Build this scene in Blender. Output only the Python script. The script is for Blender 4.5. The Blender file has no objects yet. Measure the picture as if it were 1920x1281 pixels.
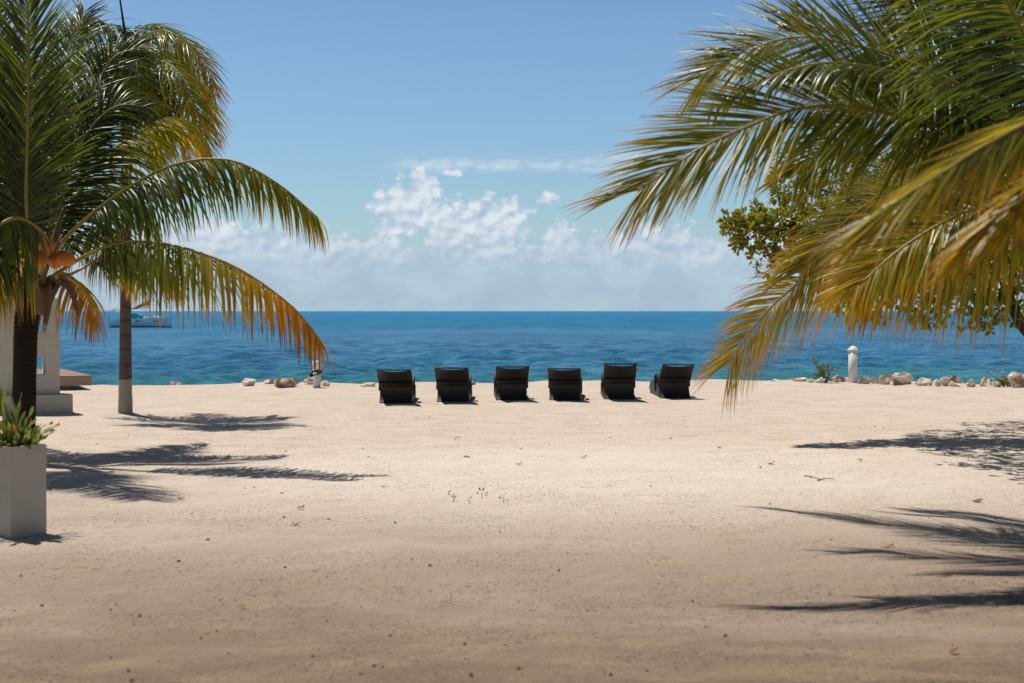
import bpy, bmesh, math, random
import numpy as np
from mathutils import Vector, Matrix, noise

R = math.radians
scene = bpy.context.scene
col = scene.collection

# ------------------------------------------------------------------ camera
F = 50 / 36 * 1920                      # focal length in photo pixels
PITCH = math.atan(57.5 / F)
CAM = Vector((0, 0, 1.75))
cd = bpy.data.cameras.new('camera')
cd.lens = 50; cd.sensor_width = 36; cd.clip_start = 0.1; cd.clip_end = 30000
cd.dof.use_dof = True; cd.dof.focus_distance = 27.0; cd.dof.aperture_fstop = 3.0
cam = bpy.data.objects.new('camera', cd)
cam.location = CAM; cam.rotation_euler = (R(90) - PITCH, 0, 0)
col.objects.link(cam); scene.camera = cam
CF = Vector((0, math.cos(PITCH), -math.sin(PITCH))); CU = Vector((0, math.sin(PITCH), math.cos(PITCH)))

# ------------------------------------------------------------------ light
SUN = Vector((-0.29, 0.26, 1.0)).normalized()      # towards the sun
sl = bpy.data.lights.new('sun', 'SUN'); sl.energy = 5.0; sl.angle = R(0.53); sl.color = (1.0, 0.95, 0.87)
so = bpy.data.objects.new('sun', sl); so.rotation_euler = SUN.to_track_quat('Z', 'Y').to_euler()
so.location = (0, 20, 40); col.objects.link(so)

scene.view_settings.view_transform = 'Standard'; scene.view_settings.look = 'None'
scene.view_settings.gamma = 1; scene.view_settings.exposure = -0.12
scene.cycles.max_bounces = 6; scene.cycles.diffuse_bounces = 3; scene.cycles.transparent_max_bounces = 4
scene.cycles.caustics_reflective = False; scene.cycles.caustics_refractive = False
scene.cycles.use_denoising = True

class NT:
    """Small node helper."""
    def __init__(s, tree): s.t = tree; s.n = tree.nodes; s.l = tree.links
    def new(s, kind, **kw):
        nd = s.n.new(kind)
        for k, v in kw.items(): setattr(nd, k, v)
        return nd
    def put(s, sock, v):
        if isinstance(v, bpy.types.NodeSocket): s.l.new(v, sock)
        else: sock.default_value = v
    def m(s, op, a, b=None, c=None, clamp=False):
        nd = s.new('ShaderNodeMath', operation=op, use_clamp=clamp); s.put(nd.inputs[0], a)
        if b is not None: s.put(nd.inputs[1], b)
        if c is not None: s.put(nd.inputs[2], c)
        return nd.outputs[0]
    def step(s, v, a, b, lo=0.0, hi=1.0):
        nd = s.new('ShaderNodeMapRange', interpolation_type='SMOOTHSTEP')
        s.put(nd.inputs[0], v); s.put(nd.inputs[1], a); s.put(nd.inputs[2], b); s.put(nd.inputs[3], lo); s.put(nd.inputs[4], hi)
        return nd.outputs[0]
    def noise(s, vec, scale, detail=4, rough=0.55, dist=0.0):
        nd = s.new('ShaderNodeTexNoise'); s.put(nd.inputs['Vector'], vec)
        nd.inputs['Scale'].default_value = scale; nd.inputs['Detail'].default_value = detail
        nd.inputs['Roughness'].default_value = rough; nd.inputs['Distortion'].default_value = dist
        return nd.outputs[0]
    def mapping(s, vec, scale=(1, 1, 1), loc=(0, 0, 0), rot=(0, 0, 0)):
        nd = s.new('ShaderNodeMapping'); s.put(nd.inputs[0], vec)
        nd.inputs['Location'].default_value = loc; nd.inputs['Scale'].default_value = scale; nd.inputs['Rotation'].default_value = rot
        return nd.outputs[0]
    def mix(s, f, a, b, blend='MIX'):
        nd = s.new('ShaderNodeMix', data_type='RGBA', blend_type=blend)
        s.put(nd.inputs[0], f)
        for sock, v in ((nd.inputs[6], a), (nd.inputs[7], b)):
            if isinstance(v, tuple) and len(v) == 3: v = v + (1,)
            s.put(sock, v)
        return nd.outputs[2]
    def ramp(s, v, stops):
        nd = s.new('ShaderNodeValToRGB'); s.put(nd.inputs[0], v); e = nd.color_ramp.elements
        while len(e) < len(stops): e.new(0.5)
        for k, (p, c) in enumerate(stops): e[k].position = p; e[k].color = tuple(c) + (1,)
        return nd.outputs[0]
    def bump(s, h, strength, dist, normal=None):
        nd = s.new('ShaderNodeBump'); nd.inputs['Strength'].default_value = strength
        nd.inputs['Distance'].default_value = dist; s.put(nd.inputs['Height'], h)
        if normal is not None: s.put(nd.inputs['Normal'], normal)
        return nd.outputs[0]

# ------------------------------------------------------------------ sky
world = bpy.data.worlds.new('World'); scene.world = world; world.use_nodes = True
W = NT(world.node_tree); W.n.clear()
sky = W.new('ShaderNodeTexSky', sky_type='NISHITA', sun_disc=False)
sky.sun_elevation = math.asin(SUN.z); sky.sun_rotation = math.atan2(SUN.x, SUN.y) % (2 * math.pi)
sky.altitude = 0; sky.air_density = 1.0; sky.dust_density = 0.5; sky.ozone_density = 1.0
tc = W.new('ShaderNodeTexCoord').outputs['Generated']
sp = W.new('ShaderNodeSeparateXYZ'); W.l.new(tc, sp.inputs[0])
yy = W.m('MAXIMUM', sp.outputs[1], 0.02)
X = W.m('MULTIPLY', W.m('DIVIDE', sp.outputs[0], yy), F / 1000)
Z = W.m('MULTIPLY', W.m('DIVIDE', sp.outputs[2], yy), F / 1000)
cv = W.new('ShaderNodeCombineXYZ'); W.l.new(X, cv.inputs[0]); W.l.new(Z, cv.inputs[1]); P = cv.outputs[0]
blobs = [(770, 385, 75, 62), (795, 345, 34, 30), (735, 400, 40, 45), (835, 430, 60, 60), (920, 395, 62, 30), (930, 420, 75, 45),
         (1027, 372, 26, 15), (700, 478, 55, 34), (735, 470, 40, 30), (620, 480, 90, 50), (560, 490, 80, 60), (480, 480, 90, 60),
         (1060, 455, 55, 42), (1095, 470, 60, 32), (1150, 470, 70, 40), (1020, 470, 45, 25), (875, 495, 40, 22), (940, 480, 50, 28),
         (845, 327, 24, 9), (1240, 460, 90, 50), (1340, 480, 90, 50), (400, 470, 90, 70), (300, 480, 80, 70), (1500, 470, 140, 70), (1700, 480, 140, 70)]
dens = None
for (bx, by, rx, ry) in blobs:
    k_ = 0.55 if rx < 30 else 1.0
    a = W.m('MULTIPLY', W.m('SUBTRACT', X, (bx - 960) / 1000), 1000 / rx)
    b = W.m('MULTIPLY', W.m('SUBTRACT', Z, (583 - by) / 1000), 1000 / ry)
    r = W.m('MULTIPLY', W.m('SUBTRACT', 1.0, W.m('SQRT', W.m('ADD', W.m('MULTIPLY', a, a), W.m('MULTIPLY', b, b)))), k_)
    dens = r if dens is None else W.m('SMOOTH_MAX', dens, r, 0.35)
dens = W.m('MAXIMUM', dens, -1.0)
n1 = W.noise(W.mapping(P, (1, 1.2, 1)), 19, 9, 0.53, 0.35)
n2 = W.noise(W.mapping(P, (1, 1.2, 1), (0.008, -0.013, 0)), 19, 9, 0.53, 0.35)
n3 = W.noise(W.mapping(P, (1, 1.6, 1), (3, 1, 0)), 9, 6, 0.6, 0.4)
n4 = W.noise(W.mapping(P, (1, 1.1, 1), (5, 8, 0)), 62, 8, 0.58, 0.3)
def puffs(off, sc):
    dv = W.new('ShaderNodeVectorMath', operation='ADD')
    nz = W.new('ShaderNodeTexNoise'); W.put(nz.inputs['Vector'], P); nz.inputs['Scale'].default_value = 40; nz.inputs['Detail'].default_value = 5
    sc_ = W.new('ShaderNodeVectorMath', operation='SCALE'); W.l.new(nz.outputs[1], sc_.inputs[0]); sc_.inputs[3].default_value = 0.018
    W.l.new(W.mapping(P, (1, 1.15, 1), off), dv.inputs[0]); W.l.new(sc_.outputs[0], dv.inputs[1])
    vo = W.new('ShaderNodeTexVoronoi', feature='F1', voronoi_dimensions='2D'); W.l.new(dv.outputs[0], vo.inputs['Vector']); vo.inputs['Scale'].default_value = sc
    return vo.outputs['Distance']
v1 = puffs((0, 0, 0), 36); v2 = puffs((0.005, -0.009, 0), 36); v3 = puffs((0.3, 0.1, 0), 80)
edge = W.m('ADD', dens, W.m('MULTIPLY', W.m('SUBTRACT', 0.50, v1), 0.55))
edge = W.m('ADD', edge, W.m('MULTIPLY', W.m('SUBTRACT', 0.42, v3), 0.32))
edge = W.m('ADD', edge, W.m('MULTIPLY', W.m('SUBTRACT', n4, 0.5), 0.3))
edge = W.m('ADD', edge, W.m('ADD', W.m('MULTIPLY', W.m('SUBTRACT', n1, 0.5), 1.35), W.m('MULTIPLY', W.m('SUBTRACT', n4, 0.5), 0.35)))
cum = W.m('MULTIPLY', W.step(edge, 0.0, 0.42), W.step(W.m('ADD', Z, W.m('MULTIPLY', n3, 0.10)), 0.07, 0.20))
bank = W.m('MULTIPLY', W.step(W.m('ADD', Z, W.m('MULTIPLY', W.m('SUBTRACT', n3, 0.5), 0.16)), 0.19, 0.06), 0.80)
bank = W.m('MULTIPLY', bank, W.step(Z, -0.02, 0.0, 0.75, 1.0))
# long thin streaks of high cloud
st = W.noise(W.mapping(P, (1.0, 9.0, 1), (0.4, 2.3, 0)), 5, 6, 0.6, 0.3)
strk = W.m('MULTIPLY', W.step(st, 0.34, 0.60), W.m('MULTIPLY', W.step(Z, 0.252, 0.272), W.step(Z, 0.303, 0.285)))
strk = W.m('MULTIPLY', strk, W.m('MULTIPLY', W.step(X, -0.27, -0.16), 0.55))
light = W.m('ADD', W.m('ADD', W.m('MULTIPLY', W.m('SUBTRACT', n1, n2), 3.0), W.m('MULTIPLY', W.m('SUBTRACT', v2, v1), 0.75)), 0.66)
light = W.m('ADD', light, W.m('ADD', W.m('MULTIPLY', W.m('SUBTRACT', n3, 0.5), 0.8), W.m('MULTIPLY', W.m('SUBTRACT', n4, 0.5), 0.9)))
light = W.m('MULTIPLY', light, W.step(Z, 0.05, 0.20, 0.35, 1.0), clamp=True)
ccol = W.mix(light, (0.43, 0.56, 0.745), (0.83, 0.89, 0.93))
bcol = W.mix(W.step(n3, 0.35, 0.7), (0.42, 0.565, 0.745), (0.52, 0.67, 0.81))
skyc = W.mix(1.0, sky.outputs[0], W.mix(W.step(sp.outputs[2], 0.16, 0.50), (0.90, 1.14, 1.34), (0.45, 0.49, 0.53)), 'MULTIPLY')
bg = W.new('ShaderNodeBackground'); W.l.new(skyc, bg.inputs[0]); bg.inputs[1].default_value = 0.085
cb = W.new('ShaderNodeBackground'); W.l.new(bcol, cb.inputs[0]); cb.inputs[1].default_value = 1.0
cc = W.new('ShaderNodeBackground'); W.l.new(ccol, cc.inputs[0]); cc.inputs[1].default_value = 1.0
def wmix(f, a, b):
    nd = W.new('ShaderNodeMixShader'); W.put(nd.inputs[0], f); W.l.new(a, nd.inputs[1]); W.l.new(b, nd.inputs[2]); return nd.outputs[0]
front = W.step(sp.outputs[1], 0.05, 0.25)
s1 = wmix(W.m('MULTIPLY', bank, front), bg.outputs[0], cb.outputs[0])
s2 = wmix(W.m('MULTIPLY', W.m('MULTIPLY', W.m('MAXIMUM', cum, strk), 0.92), front), s1, cc.outputs[0])
wo = W.new('ShaderNodeOutputWorld'); W.l.new(s2, wo.inputs[0])

# ------------------------------------------------------------------ placing helpers
def at(px, py, Y):
    """World point at depth Y seen where photo pixel (px, py) is."""
    d = Vector(((px - 960) / F, 0, 0)) + CU * ((640.5 - py) / F) + CF
    return CAM + d * (Y / d.y)

def crest(x):
    return 33.6 + 2.3 * math.exp(-((x - 4.5) / 5.5) ** 2) + 0.25 * math.sin(x * 0.9) + 0.5 * math.exp(-((x + 2) / 3.0) ** 2)

def gh(x, y):
    h = 0.05 * (noise.noise(Vector((x * 0.16, y * 0.13, 3.1)))) + 0.030 * noise.noise(Vector((x * 0.55, y * 0.4, 1.7)))
    h += 0.016 * noise.noise(Vector((x * 1.5, y * 1.3, 7.7))) + 0.010 * noise.noise(Vector((x * 2.9, y * 2.7, 5.1)))
    h += 0.07 * math.exp(-((x + 6.47) ** 2 + (y - 23.8) ** 2) / 0.22)
    c = crest(x)
    if y > c - 2: h += 0.05 * noise.noise(Vector((x * 0.8, 4.4, 0.2)))
    if y > c:
        k = y - c
        h -= 0.24 * k * k / (k + 0.8)
    return max(h, -2.2)

def ground(px, py):
    Y = 1.75 * F / max(py - 583, 1)
    for _ in range(6):
        d = Vector(((px - 960) / F, 0, 0)) + CU * ((640.5 - py) / F) + CF
        p = CAM + d * (Y / d.y)
        Y = (gh(p.x, p.y) - CAM.z) / d.z * d.y
    p = CAM + d * (Y / d.y); p.z = gh(p.x, p.y)
    return p

# ------------------------------------------------------------------ mesh helpers
class MB:
    def __init__(s): s.v = []; s.f = []; s.t = []
    def add(s, verts, faces, tint=0.0):
        o = len(s.v); s.v += [tuple(p) for p in verts]; s.f += [tuple(i + o for i in f) for f in faces]
        s.t += list(tint) if hasattr(tint, '__len__') else [tint] * len(verts)
    def box(s, c, d, rz=0.0, tilt=None):
        x, y, z = d[0] / 2, d[1] / 2, d[2] / 2
        M = Matrix.Translation(c) @ Matrix.Rotation(rz, 4, 'Z')
        if tilt is not None: M = M @ tilt
        vs = [M @ Vector((sx * x, sy * y, sz * z)) for sx in (-1, 1) for sy in (-1, 1) for sz in (-1, 1)]
        s.add(vs, [(0, 1, 3, 2), (4, 6, 7, 5), (0, 4, 5, 1), (2, 3, 7, 6), (0, 2, 6, 4), (1, 5, 7, 3)])
    def tube(s, pts, rad, seg=8, tint=0.0, cap=True):
        pts = [Vector(p) for p in pts]; n = len(pts)
        rad = rad if hasattr(rad, '__len__') else [rad] * n
        vs = []; prev = None
        for i in range(n):
            T = (pts[min(i + 1, n - 1)] - pts[max(i - 1, 0)]).normalized()
            ref = prev if prev is not None else (Vector((1, 0, 0)) if abs(T.x) < 0.9 else Vector((0, 1, 0)))
            A = (ref - T * ref.dot(T)).normalized(); B = T.cross(A); prev = A
            for k in range(seg):
                a = 2 * math.pi * k / seg
                vs.append(pts[i] + (A * math.cos(a) + B * math.sin(a)) * rad[i])
        fs = [(i * seg + k, i * seg + (k + 1) % seg, (i + 1) * seg + (k + 1) % seg, (i + 1) * seg + k) for i in range(n - 1) for k in range(seg)]
        if cap: fs += [tuple(range(seg - 1, -1, -1)), tuple((n - 1) * seg + k for k in range(seg))]
        s.add(vs, fs, tint)
    def build(s, name, mat, parent=None, smooth=True, bevel=0.0):
        me = bpy.data.meshes.new(name); me.from_pydata(s.v, [], s.f); me.update()
        a = me.attributes.new('tint', 'FLOAT', 'POINT'); a.data.foreach_set('value', s.t)
        if bevel:
            bm = bmesh.new(); bm.from_mesh(me)
            bmesh.ops.bevel(bm, geom=[e for e in bm.edges if len(e.link_faces) == 2 and e.calc_face_angle(0) > 0.6], offset=bevel, segments=2, affect='EDGES', profile=0.5)
            bmesh.ops.recalc_face_normals(bm, faces=bm.faces); bm.to_mesh(me); bm.free()
        me.materials.append(mat)
        o = bpy.data.objects.new(name, me); col.objects.link(o)
        if smooth: me.polygons.foreach_set('use_smooth', [True] * len(me.polygons))
        if parent is not None:
            o.parent = parent
        return o

def tag(o, label=None, cat=None, group=None, kind=None):
    if label: o['label'] = label
    if cat: o['category'] = cat
    if group: o['group'] = group
    if kind: o['kind'] = kind
    return o

def thing(name, label, cat, loc=(0, 0, 0), rz=0.0, group=None):
    o = bpy.data.objects.new(name, None); o.location = loc; o.rotation_euler = (0, 0, rz); o.empty_display_size = 0.2
    col.objects.link(o); return tag(o, label, cat, group)

def spline(pts, n):
    """Points evenly spaced along a Catmull-Rom curve through pts."""
    pts = [Vector(p) for p in pts]
    q = [2 * pts[0] - pts[1]] + pts + [2 * pts[-1] - pts[-2]]
    fine = []
    for i in range(1, len(q) - 2):
        p0, p1, p2, p3 = q[i - 1], q[i], q[i + 1], q[i + 2]
        for k in range(16):
            t = k / 16
            fine.append(0.5 * ((2 * p1) + (p2 - p0) * t + (2 * p0 - 5 * p1 + 4 * p2 - p3) * t * t + (3 * p1 - p0 - 3 * p2 + p3) * t ** 3))
    fine.append(pts[-1])
    L = [0]
    for i in range(1, len(fine)): L.append(L[-1] + (fine[i] - fine[i - 1]).length)
    out = []; j = 0
    for k in range(n):
        d = L[-1] * k / (n - 1)
        while j < len(L) - 2 and L[j + 1] < d: j += 1
        f = (d - L[j]) / max(L[j + 1] - L[j], 1e-9); out.append(fine[j].lerp(fine[j + 1], f))
    return out, L[-1]

# ------------------------------------------------------------------ materials
def mat(name):
    m = bpy.data.materials.new(name); m.use_nodes = True; t = NT(m.node_tree)
    b = t.n['Principled BSDF']; return m, t, b
def simple(name, c, rough=0.6, var=0.25, scale=8.0, bump=0.0, bscale=60, metal=0.0, spec=0.4, bd=0.01):
    m, t, b = mat(name)
    co = t.new('ShaderNodeTexCoord').outputs['Object']
    nz = t.noise(co, scale, 6, 0.6)
    t.put(b.inputs['Base Color'], t.mix(nz, tuple(x * (1 - var) for x in c), tuple(min(1, x * (1 + var)) for x in c)))
    b.inputs['Roughness'].default_value = rough; b.inputs['Metallic'].default_value = metal
    b.inputs['Specular IOR Level'].default_value = spec
    if bump: t.put(b.inputs['Normal'], t.bump(t.noise(co, bscale, 5, 0.6), bump, bd))
    return m

def leaf_mat(name, stops, transl=0.42, rough=0.36, tcol=(1.9, 1.7, 0.7), spec=0.5):
    m, t, b = mat(name)
    at_ = t.new('ShaderNodeAttribute'); at_.attribute_name = 'tint'
    co = t.new('ShaderNodeTexCoord').outputs['Object']
    nz = t.noise(co, 3.0, 4, 0.6); fine = t.noise(co, 30.0, 3, 0.6)
    v = t.m('ADD', at_.outputs['Fac'], t.m('MULTIPLY', t.m('SUBTRACT', nz, 0.5), 0.22))
    v = t.m('ADD', v, t.m('MULTIPLY', t.m('SUBTRACT', fine, 0.5), 0.12))
    c = t.ramp(v, stops)
    t.put(b.inputs['Base Color'], c); b.inputs['Roughness'].default_value = rough; b.inputs['Specular IOR Level'].default_value = spec
    tr = t.new('ShaderNodeBsdfTranslucent'); t.put(tr.inputs[0], t.mix(1.0, c, tcol, 'MULTIPLY'))
    mx = t.new('ShaderNodeMixShader'); mx.inputs[0].default_value = transl
    t.l.new(b.outputs[0], mx.inputs[1]); t.l.new(tr.outputs[0], mx.inputs[2])
    t.l.new(mx.outputs[0], t.n['Material Output'].inputs[0])
    return m

FROND = leaf_mat('palm_leaflets', [(0.0, (0.018, 0.036, 0.008)), (0.2, (0.034, 0.056, 0.010)), (0.4, (0.135, 0.155, 0.018)), (0.56, (0.28, 0.245, 0.020)),
                                   (0.74, (0.48, 0.27, 0.014)), (0.88, (0.30, 0.12, 0.018)), (1.0, (0.14, 0.065, 0.03))], 0.46, 0.30, (2.2, 2.0, 0.6), 0.5)
STALK = leaf_mat('palm_rachis', [(0.0, (0.10, 0.085, 0.02)), (0.5, (0.36, 0.26, 0.05)), (1.0, (0.36, 0.18, 0.06))], 0.1, 0.4)
SHRUB = leaf_mat('broad_leaves', [(0.0, (0.03, 0.055, 0.012)), (0.5, (0.085, 0.125, 0.02)), (1.0, (0.26, 0.25, 0.04))], 0.42, 0.32)
GLOSSY = leaf_mat('potted_leaves', [(0.0, (0.03, 0.07, 0.012)), (0.5, (0.09, 0.15, 0.03)), (0.8, (0.30, 0.32, 0.12)), (1.0, (0.25, 0.13, 0.05))], 0.3, 0.22, spec=0.7)
DRY = leaf_mat('fallen_leaf', [(0.0, (0.45, 0.26, 0.06)), (0.5, (0.36, 0.12, 0.02)), (1.0, (0.14, 0.05, 0.02))], 0.25, 0.6)

def bark(name, c1, c2, ring=14.0, painted=None):
    m, t, b = mat(name)
    co = t.new('ShaderNodeTexCoord').outputs['Object']
    sp_ = t.new('ShaderNodeSeparateXYZ'); t.l.new(co, sp_.inputs[0])
    nz = t.noise(co, 7, 6, 0.65)
    rn = t.m('FRACT', t.m('ADD', t.m('MULTIPLY', sp_.outputs[2], ring), t.m('MULTIPLY', nz, 0.9)))
    groove = t.step(rn, 0.0, 0.22)
    fib = t.noise(t.mapping(co, (40, 40, 3)), 1.0, 5, 0.7)
    c = t.mix(t.m('MULTIPLY', fib, groove), c1, c2)
    if painted:
        f = t.step(t.m('ADD', sp_.outputs[2], t.m('MULTIPLY', t.m('SUBTRACT', nz, 0.5), 0.05)), painted[0] + 0.015, painted[0] - 0.015)
        f = t.m('MULTIPLY', f, t.step(t.m('ADD', nz, t.m('MULTIPLY', sp_.outputs[2], 2.0)), 0.35, 0.75))
        c = t.mix(f, c, painted[1])
    t.put(b.inputs['Base Color'], c); b.inputs['Roughness'].default_value = 0.9; b.inputs['Specular IOR Level'].default_value = 0.15
    t.put(b.inputs['Normal'], t.bump(t.m('ADD', groove, t.m('MULTIPLY', fib, 0.6)), 0.7, 0.02))
    return m
BARK_A = bark('rough_palm_bark', (0.010, 0.007, 0.005), (0.050, 0.034, 0.024), 16)
BARK_B = bark('smooth_palm_bark', (0.08, 0.058, 0.048), (0.19, 0.145, 0.12), 4.2, (0.60, (0.36, 0.31, 0.24)))
BARK_C = bark('tree_bark', (0.03, 0.02, 0.015), (0.09, 0.065, 0.05), 2)
SHEATH = simple('dry_sheath', (0.16, 0.095, 0.05), 0.85, 0.5, 14, 0.5, 60)
COCO = simple('coconut_husk', (0.66, 0.185, 0.018), 0.45, 0.3, 9, 0.15, 30)
WICKER = simple('dark_woven_resin', (0.020, 0.0165, 0.014), 0.5, 0.35, 5, 0.35, 160)
PLASTER = simple('white_plaster', (0.50, 0.455, 0.39), 0.85, 0.06, 3, 0.2, 40)
PLANTERM = simple('white_planter_plaster', (0.47, 0.425, 0.365), 0.75, 0.08, 4, 0.15, 30)
def stained(name, c):
    m, t, b = mat(name)
    co = t.new('ShaderNodeTexCoord').outputs['Object']
    sp_ = t.new('ShaderNodeSeparateXYZ'); t.l.new(co, sp_.inputs[0])
    a = t.noise(co, 5, 7, 0.65, 0.3); st_ = t.noise(t.mapping(co, (14, 14, 0.8)), 1.0, 6, 0.7)
    k = t.mix(t.m('MULTIPLY', t.step(a, 0.45, 0.75), 0.35), c, tuple(x * 0.72 for x in c))
    k = t.mix(t.m('MULTIPLY', t.step(st_, 0.55, 0.75), 0.28), k, (c[0] * .62, c[1] * .56, c[2] * .48))
    splash = t.step(t.m('ADD', sp_.outputs[2], t.m('MULTIPLY', t.m('SUBTRACT', a, 0.5), 0.35)), 0.16, -0.02)
    k = t.mix(t.m('MULTIPLY', splash, 0.7), k, (0.40, 0.31, 0.22))
    t.put(b.inputs['Base Color'], k); b.inputs['Roughness'].default_value = 0.85; b.inputs['Specular IOR Level'].default_value = 0.25
    t.put(b.inputs['Normal'], t.bump(t.noise(co, 28, 6, 0.65), 0.3, 0.01)); return m
PLANTERM = stained('white_planter_plaster', (0.49, 0.445, 0.385)); PLASTER = stained('white_plaster', (0.52, 0.475, 0.41))
SOIL = simple('dark_soil', (0.05, 0.035, 0.022), 0.95, 0.4, 20, 0.8, 50)
WOOD = None
PVC = simple('white_pvc', (0.72, 0.70, 0.67), 0.5, 0.05, 5)
CAPM = simple('chalky_white', (0.82, 0.80, 0.78), 0.7, 0.1, 30, 0.3, 60)
ROPE = simple('black_rope', (0.02, 0.018, 0.018), 0.8, 0.3, 40)
HULL = simple('boat_gelcoat', (0.84, 0.87, 0.88), 0.3, 0.04, 1)
DECKM = simple('boat_deck_white', (0.80, 0.79, 0.76), 0.4, 0.04, 1)
BOOT = simple('dark_antifouling', (0.02, 0.035, 0.06), 0.5, 0.1, 2)
GLASSM = simple('boat_windscreen', (0.03, 0.22, 0.30), 0.12, 0.1, 2, spec=0.6)
SAILC = simple('tan_sailcloth', (0.42, 0.24, 0.12), 0.8, 0.25, 3)
ALU = simple('mast_alloy', (0.42, 0.42, 0.43), 0.4, 0.1, 3, metal=0.5)
TWIG = simple('dry_twig', (0.16, 0.10, 0.06), 0.9, 0.3, 20)
def wood():
    m, t, b = mat('weathered_timber')
    co = t.new('ShaderNodeTexCoord').outputs['Object']
    g = t.noise(t.mapping(co, (1.2, 14, 14)), 2.0, 6, 0.65)
    t.put(b.inputs['Base Color'], t.mix(g, (0.20, 0.125, 0.085), (0.42, 0.30, 0.215)))
    b.inputs['Roughness'].default_value = 0.85; t.put(b.inputs['Normal'], t.bump(g, 0.4, 0.01)); return m
WOOD = wood()
def rockm():
    m, t, b = mat('pale_limestone')
    co = t.new('ShaderNodeTexCoord').outputs['Object']
    oi = t.new('ShaderNodeObjectInfo')
    v = t.new('ShaderNodeVectorMath', operation='ADD'); t.l.new(co, v.inputs[0]); t.l.new(oi.outputs['Location'], v.inputs[1])
    a = t.noise(v.outputs[0], 3.2, 7, 0.65, 0.4); f = t.noise(v.outputs[0], 18, 6, 0.7)
    c = t.mix(t.step(a, 0.49, 0.60), (0.74, 0.66, 0.53), (0.32, 0.19, 0.085))
    c = t.mix(t.m('MULTIPLY', t.step(f, 0.5, 0.72), 0.45), c, (0.22, 0.17, 0.12))
    t.put(b.inputs['Base Color'], c); b.inputs['Roughness'].default_value = 0.9; b.inputs['Specular IOR Level'].default_value = 0.2
    t.put(b.inputs['Normal'], t.bump(t.m('ADD', f, t.m('MULTIPLY', a, 2)), 0.6, 0.03)); return m
ROCK = rockm()

# ------------------------------------------------------------------ ground
def sandm():
    m, t, b = mat('beach_sand')
    co = t.new('ShaderNodeTexCoord').outputs['Object']
    sp_ = t.new('ShaderNodeSeparateXYZ'); t.l.new(co, sp_.inputs[0])
    big = t.noise(t.mapping(co, (0.5, 0.8, 1)), 0.45, 5, 0.6, 0.3)
    mid = t.noise(t.mapping(co, (0.7, 1.3, 1)), 2.2, 6, 0.62)
    fin = t.noise(co, 55, 5, 0.7); gr = t.noise(co, 210, 3, 0.7)
    # pale sand seaward, browner near the viewer with vignette darkening painted into its colour
    brown_vignette = t.step(t.m('ADD', sp_.outputs[1], t.m('MULTIPLY', t.m('SUBTRACT', big, 0.5), 5.0)), 16.5, 4.4)
    c = t.mix(brown_vignette, (0.67, 0.56, 0.462), (0.155, 0.100, 0.059))
    c = t.mix(t.m('MULTIPLY', t.step(mid, 0.40, 0.70), 0.40), c, (0.42, 0.315, 0.21))
    c = t.mix(t.m('MULTIPLY', t.step(big, 0.50, 0.72), 0.30), c, (0.66, 0.57, 0.48))
    pv = t.new('ShaderNodeVectorMath', operation='LENGTH'); t.put(pv.inputs[0], t.mapping(co, (0.16, 0.20, 0), (-0.16, -3.1, 0)))
    dry = t.step(t.m('ADD', pv.outputs[1], t.m('MULTIPLY', t.m('SUBTRACT', big, 0.5), 1.3)), 1.0, 0.25)
    c = t.mix(t.m('MULTIPLY', dry, 0.6), c, (0.78, 0.69, 0.59))
    c = t.mix(t.m('MULTIPLY', t.step(fin, 0.48, 0.72), 0.40), c, (0.25, 0.18, 0.12))
    c = t.mix(t.m('MULTIPLY', t.step(gr, 0.45, 0.72), 0.30), c, (0.20, 0.15, 0.10))
    patch = t.step(t.noise(t.mapping(co, (0.8, 1.0, 1), (6, 2, 0)), 0.9, 4, 0.6), 0.38, 0.62)
    # broken shell and seed specks
    for sc_, thr, colr, seed in ((22, 0.17, (0.06, 0.04, 0.03), 0.0), (38, 0.20, (0.10, 0.065, 0.04), 5.0), (60, 0.22, (0.12, 0.08, 0.05), 2.0), (34, 0.10, (0.56, 0.50, 0.42), 9.0)):
        vo = t.new('ShaderNodeTexVoronoi'); t.put(vo.inputs['Vector'], t.mapping(co, (1, 1, 1), (seed, seed, 0))); vo.inputs['Scale'].default_value = sc_
        pick = t.new('ShaderNodeSeparateColor'); t.l.new(vo.outputs['Color'], pick.inputs[0])
        f = t.m('MULTIPLY', t.step(vo.outputs['Distance'], thr * 2.2, thr), t.step(pick.outputs[0], 0.66, 0.74))
        c = t.mix(t.m('MULTIPLY', t.m('MULTIPLY', f, 0.8), t.m('ADD', 0.25, t.m('MULTIPLY', patch, 0.75))), c, colr)
    t.put(b.inputs['Base Color'], c); b.inputs['Roughness'].default_value = 0.95; b.inputs['Specular IOR Level'].default_value = 0.12
    foot = t.noise(t.mapping(co, (1, 1, 1), (2, 7, 0)), 5.5, 4, 0.6)
    nb = t.bump(t.m('ADD', t.m('MULTIPLY', foot, 1.0), t.m('MULTIPLY', mid, 1.4)), 0.7, 0.06)
    nb = t.bump(t.m('ADD', fin, t.m('MULTIPLY', gr, 0.6)), 0.75, 0.008, nb)
    t.put(b.inputs['Normal'], nb); return m
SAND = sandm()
def grid_ground():
    xs = list(np.arange(-14, 14.01, 0.12)); xs = [-400, -200, -100, -60, -40, -30, -24, -20, -17] + xs + [16, 18, 21, 25, 32, 45, 70, 120, 220, 400]
    ys = [-60, -30, -14, -6, -2, 0, 1.5] + list(np.arange(2.6, 46, 0.12)) + [48, 54, 70, 100]
    v = [(x, y, gh(x, y)) for y in ys for x in xs]; n = len(xs)
    f = [(j * n + i, j * n + i + 1, (j + 1) * n + i + 1, (j + 1) * n + i) for j in range(len(ys) - 1) for i in range(n - 1)]
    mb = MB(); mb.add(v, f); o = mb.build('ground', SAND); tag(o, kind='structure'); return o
grid_ground()

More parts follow.
